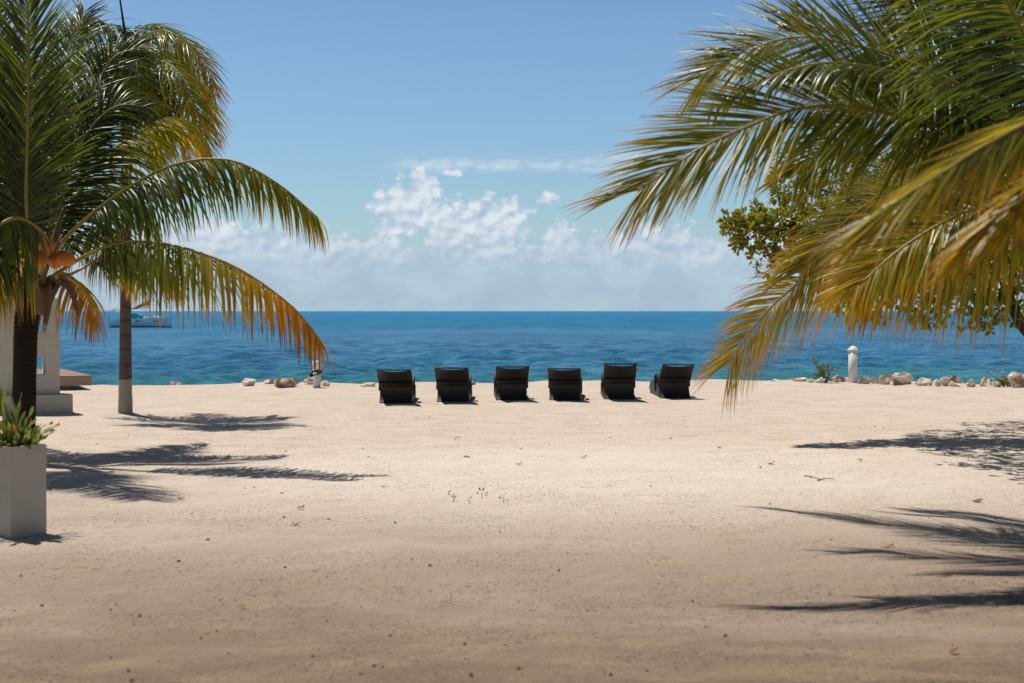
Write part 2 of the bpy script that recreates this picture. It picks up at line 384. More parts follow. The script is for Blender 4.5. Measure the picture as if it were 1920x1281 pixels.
# ------------------------------------------------------------------ sea
SEA = -0.9
def seam():
    m, t, b = mat('sea_water')
    co = t.new('ShaderNodeTexCoord').outputs['Object']
    sp_ = t.new('ShaderNodeSeparateXYZ'); t.l.new(co, sp_.inputs[0])
    big = t.noise(t.mapping(co, (0.045, 0.06, 1)), 1.0, 4, 0.6, 0.6)
    huge = t.noise(t.mapping(co, (0.004, 0.016, 1)), 1.0, 5, 0.6, 0.3)
    reach = t.m('ADD', sp_.outputs[1], t.m('MULTIPLY', t.m('SUBTRACT', big, 0.5), 90))
    shoal = t.step(reach, 78, 46)
    far = t.step(sp_.outputs[1], 60, 420)
    c = t.mix(far, (0.056, 0.285, 0.51), (0.021, 0.195, 0.365))
    c = t.mix(t.m('MULTIPLY', t.step(huge, 0.42, 0.62), 0.5), c, (0.022, 0.15, 0.29))
    c = t.mix(t.m('MULTIPLY', shoal, 0.8), c, (0.095, 0.40, 0.46))
    # wind patches, with ripple light and dark painted into the water colour
    p1 = t.noise(t.mapping(co, (0.09, 0.011, 1), (5, 1, 0), (0, 0, 0.15)), 1.0, 6, 0.68, 0.5); p2 = t.noise(t.mapping(co, (0.42, 0.06, 1), (1, 4, 0), (0, 0, -0.1)), 1.0, 6, 0.72, 0.4)
    p3 = t.noise(t.mapping(co, (0.8, 0.5, 1), (2, 6, 0)), 1.0, 7, 0.72, 0.5)
    pr = t.m('ADD', t.m('ADD', t.m('MULTIPLY', p1, 0.34), t.m('MULTIPLY', p2, 0.38)), t.m('MULTIPLY', p3, 0.28))
    c = t.mix(t.m('MULTIPLY', t.step(pr, 0.495, 0.57), 0.62), c, (0.010, 0.115, 0.25))
    c = t.mix(t.m('MULTIPLY', t.step(pr, 0.49, 0.41), 0.38), c, (0.13, 0.40, 0.57))
    # scattered foam flecks and wind streaks
    fl = t.noise(t.mapping(co, (0.22, 0.55, 1), (3, 9, 0)), 1.0, 8, 0.72, 0.8)
    c = t.mix(t.m('MULTIPLY', t.step(fl, 0.715, 0.76), 0.45), c, (0.6, 0.7, 0.75))
    t.put(b.inputs['Base Color'], c); b.inputs['Roughness'].default_value = 0.22; b.inputs['IOR'].default_value = 1.33
    t.put(b.inputs['Specular IOR Level'], t.step(sp_.outputs[1], 60, 260, 0.42, 0.10)); t.put(b.inputs['Roughness'], t.step(sp_.outputs[1], 60, 300, 0.22, 0.5))
    w1 = t.noise(t.mapping(co, (1.3, 2.4, 1), (0, 0, 0), (0, 0, 0.25)), 1.0, 9, 0.74, 0.5)
    w2 = t.noise(t.mapping(co, (0.4, 0.8, 1), (0, 0, 0), (0, 0, -0.2)), 1.0, 6, 0.65, 0.4)
    t.put(b.inputs['Normal'], t.bump(t.m('ADD', w1, t.m('MULTIPLY', w2, 1.2)), 1.0, 0.55)); return m
WATER = seam()
def sea():
    rs = np.random.RandomState(4)
    ys = [37.0]
    while ys[-1] < 500: ys.append(ys[-1] * 1.0052)
    while ys[-1] < 14000: ys.append(ys[-1] * 1.22)
    ys = np.array(ys); us = np.linspace(-1, 1, 380); us = np.sign(us) * (np.abs(us) ** 1.25)
    Yg, Ug = np.meshgrid(ys, us, indexing='ij')
    Xg = Ug * (30 + Yg * 0.62)
    Zg = np.zeros_like(Xg); cell = Yg * 0.0066
    for k in range(46):
        lam = 0.7 * (3.6 / 0.7) ** rs.rand(); th = rs.normal(0.2, 0.8)
        kx, ky = math.sin(th) * 2 * math.pi / lam, -math.cos(th) * 2 * math.pi / lam
        amp = 0.016 * lam ** 0.85 * (0.5 + rs.rand()); fade = np.clip((lam / cell - 2.5) / 3, 0, 1)
        ph = Xg * kx + Yg * ky + rs.rand() * 6.28
        s_ = np.sin(ph); Zg += amp * fade * (s_ + 0.25 * np.cos(2 * ph))
    V = np.stack([Xg, Yg, Zg + SEA], -1).reshape(-1, 3); n = len(us)
    f = [(j * n + i, j * n + i + 1, (j + 1) * n + i + 1, (j + 1) * n + i) for j in range(len(ys) - 1) for i in range(n - 1)]
    mb = MB(); mb.add(V.tolist(), f); o = mb.build('sea', WATER); tag(o, kind='structure')
sea()

# ------------------------------------------------------------------ palms
def frond(parent, pts, N=(0, 0, 1), leaf=0.85, n=95, v=0.1, droop=0.35, a0=75, a1=28, y0=0.1, y1=0.4, bare=0.16, width=0.034,
          rr=0.026, seed=0, wind=(0, 0, 0), tear=0.03, nseg=5, flip=0.0, mess=0.05):
    """One pinnate frond through world points pts: leaflets as one mesh, its rachis as a child."""
    rng = random.Random(seed)
    M = 70; line, L = spline(pts, M); N = Vector(N).normalized(); wind = Vector(wind)
    mb = MB(); down = Vector((0, 0, -1))
    def samp(t):
        f = t * (M - 1); i = min(int(f), M - 2)
        return line[i].lerp(line[i + 1], f - i), (line[min(i + 2, M - 1)] - line[max(i - 1, 0)]).normalized()
    for k in range(n):
        for s in (-1, 1):
            t = bare + (1 - bare) * (k + 0.5 * (s > 0) + rng.uniform(-.25, .25)) / n
            t = min(max(t, 0), 1)
            if rng.random() < tear: continue
            p, T = samp(t)
            Nn = (N - T * N.dot(T)).normalized(); S = T.cross(Nn)
            q = max(0.0, (t - bare) / (1 - bare))
            prof = min(1, 0.45 + q * 2.6) * (1 - 0.55 * max(0, q - 0.35) / 0.65)
            ln = leaf * prof * rng.uniform(0.84, 1.1)
            a = R(a0 + (a1 - a0) * q ** 0.9 + rng.uniform(-7, 7))
            vv = v + rng.uniform(-.16, .16)
            d = (T * math.cos(a) + (S * s * math.cos(vv) + Nn * math.sin(vv)) * math.sin(a)).normalized()
            if mess: d = (d + Vector((rng.gauss(0, mess), rng.gauss(0, mess), rng.gauss(0, mess)))).normalized()
            wv = (T - d * T.dot(d)).normalized()
            wv = (Matrix.Rotation(rng.uniform(-.5, .5) + flip * s, 3, d) @ wv)
            w = width * rng.uniform(0.75, 1.15) * (0.55 + 0.45 * prof)
            cur = p.copy(); vs = []; ts = []
            fold = rng.random() < 0.08
            base_t = y0 + (y1 - y0) * q + rng.uniform(-.08, .08)
            dr = droop * rng.uniform(0.7, 1.35)
            for j in range(nseg + 1):
                e = j / nseg
                ww = w * (0.35 + 0.65 * min(1, e * 5)) * (1 - e ** 2.2) if j < nseg else 0.002
                nrm = d.cross(wv).normalized()
                mid = cur - nrm * ww * 0.22
                vs += [cur + wv * ww * 0.5, mid, cur - wv * ww * 0.5]
                tt = base_t + max(0, e - 0.72) * 1.3 * (0.5 + y1); ts += [tt, tt - 0.04, tt]
                kick = 1.0 if not fold or j != 2 else 5.0
                d = (d + (down + wind) * dr * kick * (0.35 + e) * (3.0 / nseg)).normalized()
                wv = (wv - d * wv.dot(d)).normalized()
                cur = cur + d * (ln / nseg)
            fs = []
            for j in range(nseg):
                o = j * 3; fs += [(o, o + 1, o + 4, o + 3), (o + 1, o + 2, o + 5, o + 4)]
            mb.add(vs, fs, ts)
    fo = mb.build('frond', FROND, parent)
    rb = MB(); rl, _ = spline(pts, 26)
    rad = [0.75 * rr * (1.25 - 0.25 * min(1, i / 4)) * (1 - 0.86 * (i / 25)) + 0.0025 for i in range(26)]
    rb.tube(rl, rad, 7, [0.15 + 0.4 * y1 + 0.4 * y1 * (i // 7) / 26 for i in range(26 * 7)])
    ro = rb.build('rachis', STALK, fo)
    return fo

def px(pts): return [at(*p) for p in pts]

def trunk_tube(mb, pts, rads, n=60, seg=18, ringd=0.0, ring=0.09, seed=1):
    line, L = spline(pts, n); rng = random.Random(seed); vs = []
    for i, p in enumerate(line):
        t = i / (n - 1); r = np.interp(t, [k / (len(rads) - 1) for k in range(len(rads))], rads)
        r *= 1 + ringd * (0.5 + 0.5 * math.cos(t * L / ring * 2 * math.pi))
        T = (line[min(i + 1, n - 1)] - line[max(i - 1, 0)]).normalized(); A = Vector((1, 0, 0)); A = (A - T * A.dot(T)).normalized(); B = T.cross(A)
        for k in range(seg):
            a = 2 * math.pi * k / seg; q = r * (1 + 0.04 * noise.noise(Vector((math.cos(a) * 2, math.sin(a) * 2, t * L * 3))))
            vs.append(p + (A * math.cos(a) + B * math.sin(a)) * q)
    fs = [(i * seg + k, i * seg + (k + 1) % seg, (i + 1) * seg + (k + 1) % seg, (i + 1) * seg + k) for i in range(n - 1) for k in range(seg)]
    fs.append(tuple((n - 1) * seg + k for k in range(seg)))
    mb.add(vs, fs)

def local_thing(name, label, cat, loc, group=None):
    """Empty at a base point whose parts are given in world coordinates."""
    e = thing(name, label, cat, loc, 0, group); return e
def settle(e):
    """Move part meshes from world into the thing's own coordinates."""
    o = e.location.copy()
    for ch in [c for c in col.objects if c.parent == e or (c.parent and c.parent.parent == e)]:
        if ch.type == 'MESH':
            n = len(ch.data.vertices); a = np.empty(n * 3, 'f'); ch.data.vertices.foreach_get('co', a)
            a = (a.reshape(-1, 3) - np.array(o, 'f')).ravel(); ch.data.vertices.foreach_set('co', a); ch.data.update()

# --- near left palm, with coconuts
base = at(46, 872, 16.3); base.z = gh(base.x, base.y) - 0.05
PA = local_thing('coconut_palm', 'short coconut palm with dark rough trunk and orange coconuts, behind the white planter', 'palm tree', base, 'coconut palms on the beach')
tb = MB(); trunk_tube(tb, [base, at(44, 800, 16.3), at(46, 700, 16.3), at(50, 600, 16.3), at(62, 520, 16.3), at(66, 470, 16.3)], [0.17, 0.13, 0.125, 0.13, 0.14, 0.09], 90, 20, 0.06, 0.055)
tb.build('trunk', BARK_A, PA)
UP = (0, -0.25, 1); FC = (0.05, -1, 0.25)
D = 16.3
frond(PA, px([(85, 490, D), (150, 420, 16.2), (240, 352, 16.1), (330, 308, 16.0), (430, 300, 15.9), (520, 344, 15.8), (596, 408, 15.8)]), UP, 0.98, 125, -0.55, 0.85, 72, 30, 0.10, 0.58, 0.2, 0.036, 0.028, 1)
frond(PA, px([(90, 525, D), (150, 485, 16.2), (230, 455, 16.0), (330, 462, 15.7), (440, 500, 15.4), (545, 572, 15.2), (602, 640, 15.1)]), UP, 0.98, 125, -0.55, 0.85, 72, 30, 0.22, 0.88, 0.2, 0.036, 0.028, 2)
frond(PA, px([(78, 510, 15.9), (86, 450, 15.4), (45, 412, 15.0), (5, 418, 14.7), (-60, 470, 14.5), (-120, 560, 14.4)]), UP, 1.2, 105, -0.8, 1.0, 70, 30, 0.30, 0.6, 0.30, 0.034, 0.045, 3)
frond(PA, px([(92, 525, 16.5), (118, 512, 16.8), (150, 535, 17.2), (182, 600, 17.5)]), UP, 0.85, 60, -0.4, 0.8, 70, 30, 0.6, 0.82, 0.05, 0.036, 0.022, 4)
frond(PA, px([(64, 500, 16.0), (50, 380, 15.4), (52, 250, 15.1), (54, 100, 14.9), (48, -70, 14.7)]), FC, 1.05, 135, 0.15, 0.05, 48, 30, 0.16, 0.34, 0.14, 0.032, 0.036, 5)
frond(PA, px([(76, 490, 16.5), (120, 360, 16.8), (160, 255, 17.0), (215, 200, 17.2), (275, 200, 17.3)]), (0.3, -0.8, 0.6), 1.0, 110, 0.0, 0.35, 60, 30, 0.1, 0.3, 0.1, 0.034, 0.024, 6)
frond(PA, px([(85, 480, 16.5), (175, 315, 17.2), (272, 242, 17.6), (328, 220, 17.8), (372, 244, 18.0), (402, 305, 18.1)]), UP, 1.0, 110, -0.4, 0.7, 70, 30, 0.35, 0.64, 0.2, 0.034, 0.024, 7)
frond(PA, px([(55, 490, 16.2), (22, 340, 15.9), (-10, 180, 15.6), (-60, 20, 15.4)]), (0.2, -1, 0.2), 1.05, 120, 0.1, 0.1, 55, 35, 0.06, 0.2, 0.1, 0.034, 0.026, 8)
frond(PA, px([(55, 490, 16.5), (5, 390, 16.9), (-70, 330, 17.2), (-160, 360, 17.4)]), UP, 1.0, 110, -0.3, 0.6, 70, 30, 0.1, 0.3, 0.1, 0.034, 0.024, 9)
frond(PA, px([(70, 480, 16.7), (98, 310, 17.5), (112, 150, 18.3), (160, 20, 19)]), (0, -1, 0.4), 1.05, 120, 0.0, 0.15, 55, 30, 0.08, 0.25, 0.1, 0.034, 0.024, 10)
frond(PA, px([(62, 490, 16.8), (28, 300, 17.6), (5, 130, 18.4), (-15, -40, 19)]), (0, -1, 0.3), 1.05, 120, 0.0, 0.15, 55, 30, 0.06, 0.2, 0.1, 0.034, 0.024, 11)
frond(PA, px([(82, 490, 16.8), (140, 390, 17.6), (205, 350, 18.4), (260, 375, 19.0), (300, 450, 19.4)]), UP, 1.0, 110, -0.4, 0.65, 70, 30, 0.12, 0.35, 0.15, 0.034, 0.024, 12)
frond(PA, px([(100, 532, 16.4), (160, 500, 16.7), (215, 470, 17.0), (270, 468, 17.3), (330, 520, 17.6)]), UP, 0.95, 90, -0.4, 0.8, 70, 30, 0.35, 0.72, 0.3, 0.034, 0.024, 13)
frond(PA, px([(70, 500, 16.8), (40, 440, 17.4), (20, 470, 18.0), (15, 540, 18.4)]), UP, 0.9, 75, -0.4, 0.7, 70, 30, 0.45, 0.85, 0.1, 0.034, 0.022, 14)
frond(PA, px([(75, 485, 16.6), (120, 330, 17.2), (165, 200, 17.8), (210, 110, 18.2), (262, 90, 18.4)]), (0.2, -0.9, 0.4), 1.05, 115, 0.0, 0.28, 55, 30, 0.08, 0.28, 0.1, 0.034, 0.024, 15)
frond(PA, px([(60, 505, 16.0), (0, 470, 15.0), (-80, 440, 14.2), (-160, 450, 13.7), (-230, 520, 13.4)]), UP, 1.05, 110, -0.5, 0.7, 70, 30, 0.1, 0.4, 0.3, 0.034, 0.024, 17, mess=.08)
frond(PA, px([(85, 495, 16.6), (150, 440, 17.3), (200, 425, 18.0), (240, 460, 18.6), (265, 530, 18.9)]), UP, 0.95, 100, -0.4, 0.75, 70, 30, 0.25, 0.6, 0.15, 0.034, 0.022, 19, mess=.1)
frond(PA, px([(66, 490, 16.3), (30, 400, 16.0), (5, 300, 15.7), (-30, 240, 15.5), (-90, 230, 15.3)]), (0, -0.8, 0.6), 1.05, 115, 0.0, 0.3, 60, 30, 0.05, 0.2, 0.1, 0.034, 0.024, 20, mess=.08)
rng = random.Random(3)
def coconut(parent, c, r, sd):
    bm = bmesh.new(); bmesh.ops.create_uvsphere(bm, u_segments=20, v_segments=14, radius=r)
    for v in bm.verts:
        a = math.atan2(v.co.y, v.co.x); k = 1 + 0.035 * math.cos(3 * a + sd); z = v.co.z
        v.co.x *= k; v.co.y *= k; v.co.z = z * 1.12 - (0.1 * r if z < -r * 0.8 else 0)
        v.co = Matrix.Rotation(sd * 0.4, 3, 'Y') @ v.co + c
    me = bpy.data.meshes.new('coconut'); bm.to_mesh(me); bm.free(); me.materials.append(COCO)
    a = me.attributes.new('tint', 'FLOAT', 'POINT'); me.polygons.foreach_set('use_smooth', [True] * len(me.polygons))
    o = bpy.data.objects.new('coconut', me); col.objects.link(o); o.parent = parent
for (cx, cy, dd, r) in ((88, 463, 15.55, 0.086), (77, 487, 15.5, 0.078), (123, 485, 15.6, 0.088), (105, 490, 15.75, 0.08)):
    coconut(PA, at(cx, cy, dd), r, cx * 0.1)
# dry leaf sheaths and boots hanging below the crown
def sheath(parent, pts, w, sd):
    line, L = spline(pts, 14); mb = MB(); vs = []
    for i, p in enumerate(line):
        t = i / 13; T = (line[min(i + 1, 13)] - line[max(i - 1, 0)]).normalized()
        S = Vector((0.9, -0.35, 0.1)); S = (S - T * S.dot(T)).normalized(); Nn = T.cross(S)
        ww = w * (1 - 0.75 * t ** 1.5)
        for k in range(7):
            u = k / 3 - 1
            vs.append(p + S * ww * u * 0.5 + Nn * ww * 0.25 * (u * u) + Vector((0, 0, 0.012 * noise.noise(Vector((u * 3, t * 9, sd))))))
    mb.add(vs, [(i * 7 + k, i * 7 + k + 1, (i + 1) * 7 + k + 1, (i + 1) * 7 + k) for i in range(13) for k in range(6)])
    o = mb.build('leaf_sheath', SHEATH, parent)
    md = o.modifiers.new('thickness', 'SOLIDIFY'); md.thickness = 0.008
for i, (pts, w) in enumerate((([(80, 540, 16.15), (110, 525, 16.0), (135, 540, 15.95), (147, 590, 15.95)], 0.16),
                              ([(72, 545, 16.1), (90, 540, 15.98), (92, 575, 15.95), (86, 610, 15.95)], 0.2),
                              ([(80, 570, 16.1), (105, 535, 16.0), (128, 533, 15.95)], 0.15),
                              ([(70, 590, 16.12), (78, 520, 16.0), (100, 470, 16.0), (115, 440, 16.05)], 0.12),
                              ([(95, 480, 16.4), (105, 430, 16.4), (118, 390, 16.4)], 0.14),
                              ([(50, 480, 16.2), (40, 430, 16.2), (38, 390, 16.2)], 0.14),
                              ([(60, 470, 16.3), (66, 400, 16.2), (60, 330, 16.1)], 0.15))):
    sheath(PA, px(pts), w, i)
settle(PA)

# --- slender palm further back on the left
base = ground(235, 779); DB = base.y; base.z -= 0.05
PB = local_thing('coconut_palm', 'tall slender palm with smooth grey ringed trunk standing in open sand left of the loungers', 'palm tree', base, 'coconut palms on the beach')
tb = MB(); trunk_tube(tb, [base, at(235, 700, DB), at(236, 500, DB), at(237, 300, DB), at(238, 110, DB)], [0.12, 0.1, 0.092, 0.09, 0.088, 0.085, 0.095, 0.07], 80, 18, 0.025, 0.24)
tb.build('trunk', BARK_B, PB)
wd = (0.5, 0, 0)
B = lambda pts: [at(x, y, DB + d) for x, y, d in pts]
for i, (pts, lf, y0, y1) in enumerate((
    ([(237, 112, 0), (213, 62, -.1), (178, 34, -.3), (135, 36, -.5), (97, 75, -.6), (80, 150, -.7)], 0.75, .1, .25),
    ([(240, 110, 0), (268, 70, -.2), (310, 58, -.4), (352, 84, -.6), (385, 125, -.7), (404, 175, -.7)], 0.8, .3, .72),
    ([(240, 115, 0), (275, 92, .2), (320, 98, .5), (365, 138, .7), (392, 190, .8), (394, 250, .8)], 0.85, .28, .7),
    ([(240, 120, 0), (282, 135, -.4), (330, 165, -.7), (368, 212, -.9), (386, 280, -.9)], 0.85, .22, .55),
    ([(240, 120, 0), (262, 135, -.7), (290, 185, -1.1), (304, 265, -1.2)], 0.85, .15, .45),
    ([(236, 115, 0), (190, 90, .3), (142, 112, .5), (104, 170, .6), (90, 250, .6)], 0.8, .12, .3),
    ([(236, 120, 0), (200, 140, -.5), (168, 190, -.8), (152, 270, -.9)], 0.8, .12, .3),
    ([(238, 110, 0), (243, 88, -.9), (256, 120, -1.6), (262, 205, -1.8)], 0.8, .12, .4),
    ([(238, 110, 0), (232, 80, 1.0), (228, 110, 1.8), (225, 190, 2.0)], 0.8, .12, .3),
    ([(240, 108, 0), (256, 62, .5), (290, 45, 1.0), (335, 75, 1.4), (360, 140, 1.6)], 0.75, .2, .5),
    ([(237, 108, 0), (222, 65, .4), (205, 45, .8), (160, 60, 1.2), (130, 130, 1.4)], 0.75, .1, .25),
    ([(240, 122, 0), (275, 165, .6), (320, 215, .9), (352, 290, 1.0)], 0.8, .35, .65),
    ([(240, 118, 0), (285, 112, -.9), (330, 130, -1.3), (360, 185, -1.5), (372, 250, -1.5)], 0.85, .32, .62),
    ([(240, 125, 0), (255, 175, -.3), (285, 235, -.5), (300, 310, -.5)], 0.75, .3, .6),
    ([(238, 110, 0), (230, 85, -.8), (210, 100, -1.4), (195, 180, -1.7)], 0.8, .12, .3),
    )):
    frond(PB, B(pts), UP, lf * 1.15, 88, -0.25, 0.6, 68, 30, y0, y1, 0.14, 0.034, 0.018, 40 + i, wd, 0.08, mess=0.2)
sb = MB(); sb.tube([at(238, 110, DB), at(234, 60, DB), at(225, 0, DB), at(218, -60, DB)], [0.035, 0.022, 0.014, 0.004], 7, 0.1)
sb.build('spear_leaf', FROND, PB)
settle(PB)

# --- palms on the right, trunks outside the frame
base = Vector((4.75, 10.6, 0)); base.z = gh(base.x, base.y) - 0.05
PC = local_thing('coconut_palm', 'large green palm reaching in from the right edge with arching fronds over the sea', 'palm tree', base, 'coconut palms on the beach')
top = at(2060, 345, 10.4)
tb = MB(); trunk_tube(tb, [base, base.lerp(top, 0.4) + Vector((0.1, 0, 0)), top, top + Vector((0, 0, 0.35))], [0.17, 0.13, 0.12, 0.12, 0.06], 60, 18, 0.05, 0.06)
tb.build('trunk', BARK_A, PC)
NC = (-0.08, -1.0, 0.18)
frond(PC, px([(2045, 355, 10.3), (1950, 335, 10.2), (1830, 288, 10.0), (1756, 245, 9.8), (1668, 214, 9.6), (1603, 200, 9.5), (1537, 199, 9.4), (1471, 210, 9.3), (1406, 236, 9.2), (1318, 275, 9.1), (1253, 318, 9.05), (1196, 358, 9.0)]), (-0.1, -0.85, 0.5), 1.08, 195, 0.0, 0.08, 64, 22, 0.28, 0.56, 0.2, 0.023, 0.026, 60)
frond(PC, px([(2045, 345, 10.4), (1900, 345, 10.7), (1760, 375, 11.1), (1640, 425, 11.6), (1540, 498, 12.0), (1450, 572, 12.3), (1396, 638, 12.5), (1366, 682, 12.6)]), (-0.1, -0.8, 0.68), 1.08, 225, 0.0, 0.16, 76, 30, 0.46, 0.64, 0.12, 0.021, 0.032, 61, mess=.03)
frond(PC, px([(2045, 335, 10.4), (1900, 222, 10.6), (1780, 150, 10.7), (1660, 100, 10.8), (1537, 72, 10.9), (1471, 72, 11.0), (1406, 94, 11.0), (1352, 120, 11.1), (1312, 148, 11.1)]), (-0.1, -0.8, 0.68), 1.05, 175, 0.0, 0.08, 66, 26, 0.2, 0.5, 0.2, 0.023, 0.026, 62)
frond(PC, px([(2045, 340, 10.3), (1900, 240, 10.0), (1780, 172, 9.7), (1660, 132, 9.5), (1545, 118, 9.4), (1440, 145, 9.4), (1345, 190, 9.4)]), (0, -0.35, 1), 0.66, 95, -0.1, 0.5, 62, 24, 0.18, 0.44, 0.15, 0.040, 0.022, 63, tear=0.15)
frond(PC, px([(2050, 335, 10.2), (1995, 200, 9.7), (1930, 80, 9.2), (1850, -60, 8.7), (1780, -140, 8.4)]), (-0.45, -0.85, 0.2), 1.25, 150, 0.0, 0.26, 66, 30, 0.16, 0.34, 0.12, 0.028, 0.026, 64)
frond(PC, px([(2050, 335, 10.5), (1920, 170, 11.0), (1790, 40, 11.5), (1680, -60, 11.8), (1580, -110, 12.0)]), (-0.2, -0.9, 0.3), 1.1, 130, 0.0, 0.12, 70, 28, 0.08, 0.26, 0.12, 0.028, 0.024, 65)
frond(PC, px([(2045, 345, 10.3), (1950, 290, 10.1), (1880, 235, 9.9), (1800, 205, 9.8), (1730, 235, 9.7)]), (0, -0.4, 1), 0.75, 85, -0.2, 0.45, 66, 28, 0.15, 0.35, 0.12, 0.034, 0.022, 66)
frond(PC, px([(2050, 350, 10.6), (1950, 330, 11.2), (1850, 330, 11.8), (1740, 370, 12.4), (1650, 440, 12.8), (1590, 530, 13.0)]), NC, 1.1, 140, -0.1, 0.2, 64, 26, 0.18, 0.5, 0.12, 0.028, 0.024, 67)
frond(PC, px([(2050, 355, 10.5), (1980, 385, 10.9), (1900, 420, 11.4), (1800, 455, 11.9), (1700, 500, 12.4), (1610, 560, 12.8)]), NC, 1.1, 170, -0.1, 0.28, 72, 28, 0.42, 0.62, 0.1, 0.023, 0.024, 68)
frond(PC, px([(2055, 335, 10.5), (1990, 150, 10.8), (1930, 10, 11.1), (1860, -110, 11.4)]), (-0.3, -0.9, 0.3), 1.1, 120, 0.0, 0.12, 70, 28, 0.06, 0.2, 0.1, 0.03, 0.024, 69)
frond(PC, px([(2050, 345, 10.6), (1930, 270, 11.2), (1800, 210, 11.9), (1680, 200, 12.4), (1570, 250, 12.8), (1490, 330, 13.0)]), NC, 1.05, 130, 0.0, 0.2, 66, 28, 0.1, 0.35, 0.12, 0.028, 0.024, 70)
frond(PC, px([(2045, 350, 10.4), (1920, 365, 10.2), (1800, 402, 10.0), (1695, 462, 9.9), (1610, 535, 9.8)]), (-0.1, -0.8, 0.6), 0.88, 150, 0.0, 0.16, 62, 24, 0.44, 0.64, 0.15, 0.023, 0.022, 71)
frond(PC, px([(2045, 345, 10.5), (1900, 310, 10.9), (1770, 320, 11.3), (1660, 360, 11.7), (1570, 430, 12.0), (1500, 510, 12.1)]), (-0.1, -0.8, 0.6), 1.05, 180, 0.0, 0.24, 72, 28, 0.36, 0.58, 0.15, 0.022, 0.022, 72)
settle(PC)

base = Vector((3.6, 6.3, 0)); base.z = gh(base.x, base.y) - 0.05
PD = local_thing('coconut_palm', 'nearest palm at the right edge with blurred yellowing orange fronds drooping close to the viewer', 'palm tree', base, 'coconut palms on the beach')
top = at(2330, 235, 6.3)
tb = MB(); trunk_tube(tb, [base, base.lerp(top, 0.5) + Vector((0.05, 0, 0)), top, top + Vector((0, 0, 0.3))], [0.15, 0.12, 0.11, 0.06], 50, 18, 0.05, 0.06)
tb.build('trunk', BARK_A, PD)
ND = (0, -0.5, 1)
frond(PD, px([(2320, 225, 6.3), (2150, 175, 6.0), (1990, 205, 5.6), (1855, 268, 5.3), (1770, 322, 5.1), (1690, 372, 5.0), (1625, 420, 4.97)]), ND, 0.62, 150, -0.7, 0.05, 32, 12, 0.58, 0.52, 0.15, 0.019, 0.013, 80, mess=.07)
frond(PD, px([(2320, 240, 6.3), (2180, 235, 6.1), (2060, 275, 5.8), (1965, 330, 5.6), (1880, 395, 5.5), (1815, 450, 5.5)]), ND, 0.58, 140, -0.7, 0.05, 32, 12, 0.40, 0.66, 0.15, 0.019, 0.013, 81, mess=.07)
settle(PD)

# ------------------------------------------------------------------ leafy tree behind the right palms
def leaf_cluster(mb, c, axis, n, size, rng, tint0):
    for _ in range(n):
        d = (axis + Vector((rng.gauss(0, .6), rng.gauss(0, .6), rng.gauss(0, .6)))).normalized()
        s = d.orthogonal().normalized(); s = Matrix.Rotation(rng.uniform(0, 6.28), 3, d) @ s
        L = size * rng.uniform(.7, 1.2); w = L * 0.42; p = c + d * rng.uniform(0, .05); nn = d.cross(s)
        vs = [p, p + d * L * .35 + s * w * .42 + nn * L * .05, p + d * L * .72 + s * w * .5 + nn * L * .04, p + d * L, p + d * L * .72 - s * w * .5 + nn * L * .04, p + d * L * .35 - s * w * .42 + nn * L * .05, p + d * L * .55 - nn * L * .03]
        t = tint0 + rng.uniform(-.2, .25)
        mb.add(vs, [(0, 1, 6), (1, 2, 6), (2, 3, 6), (3, 4, 6), (4, 5, 6), (5, 0, 6)], t)
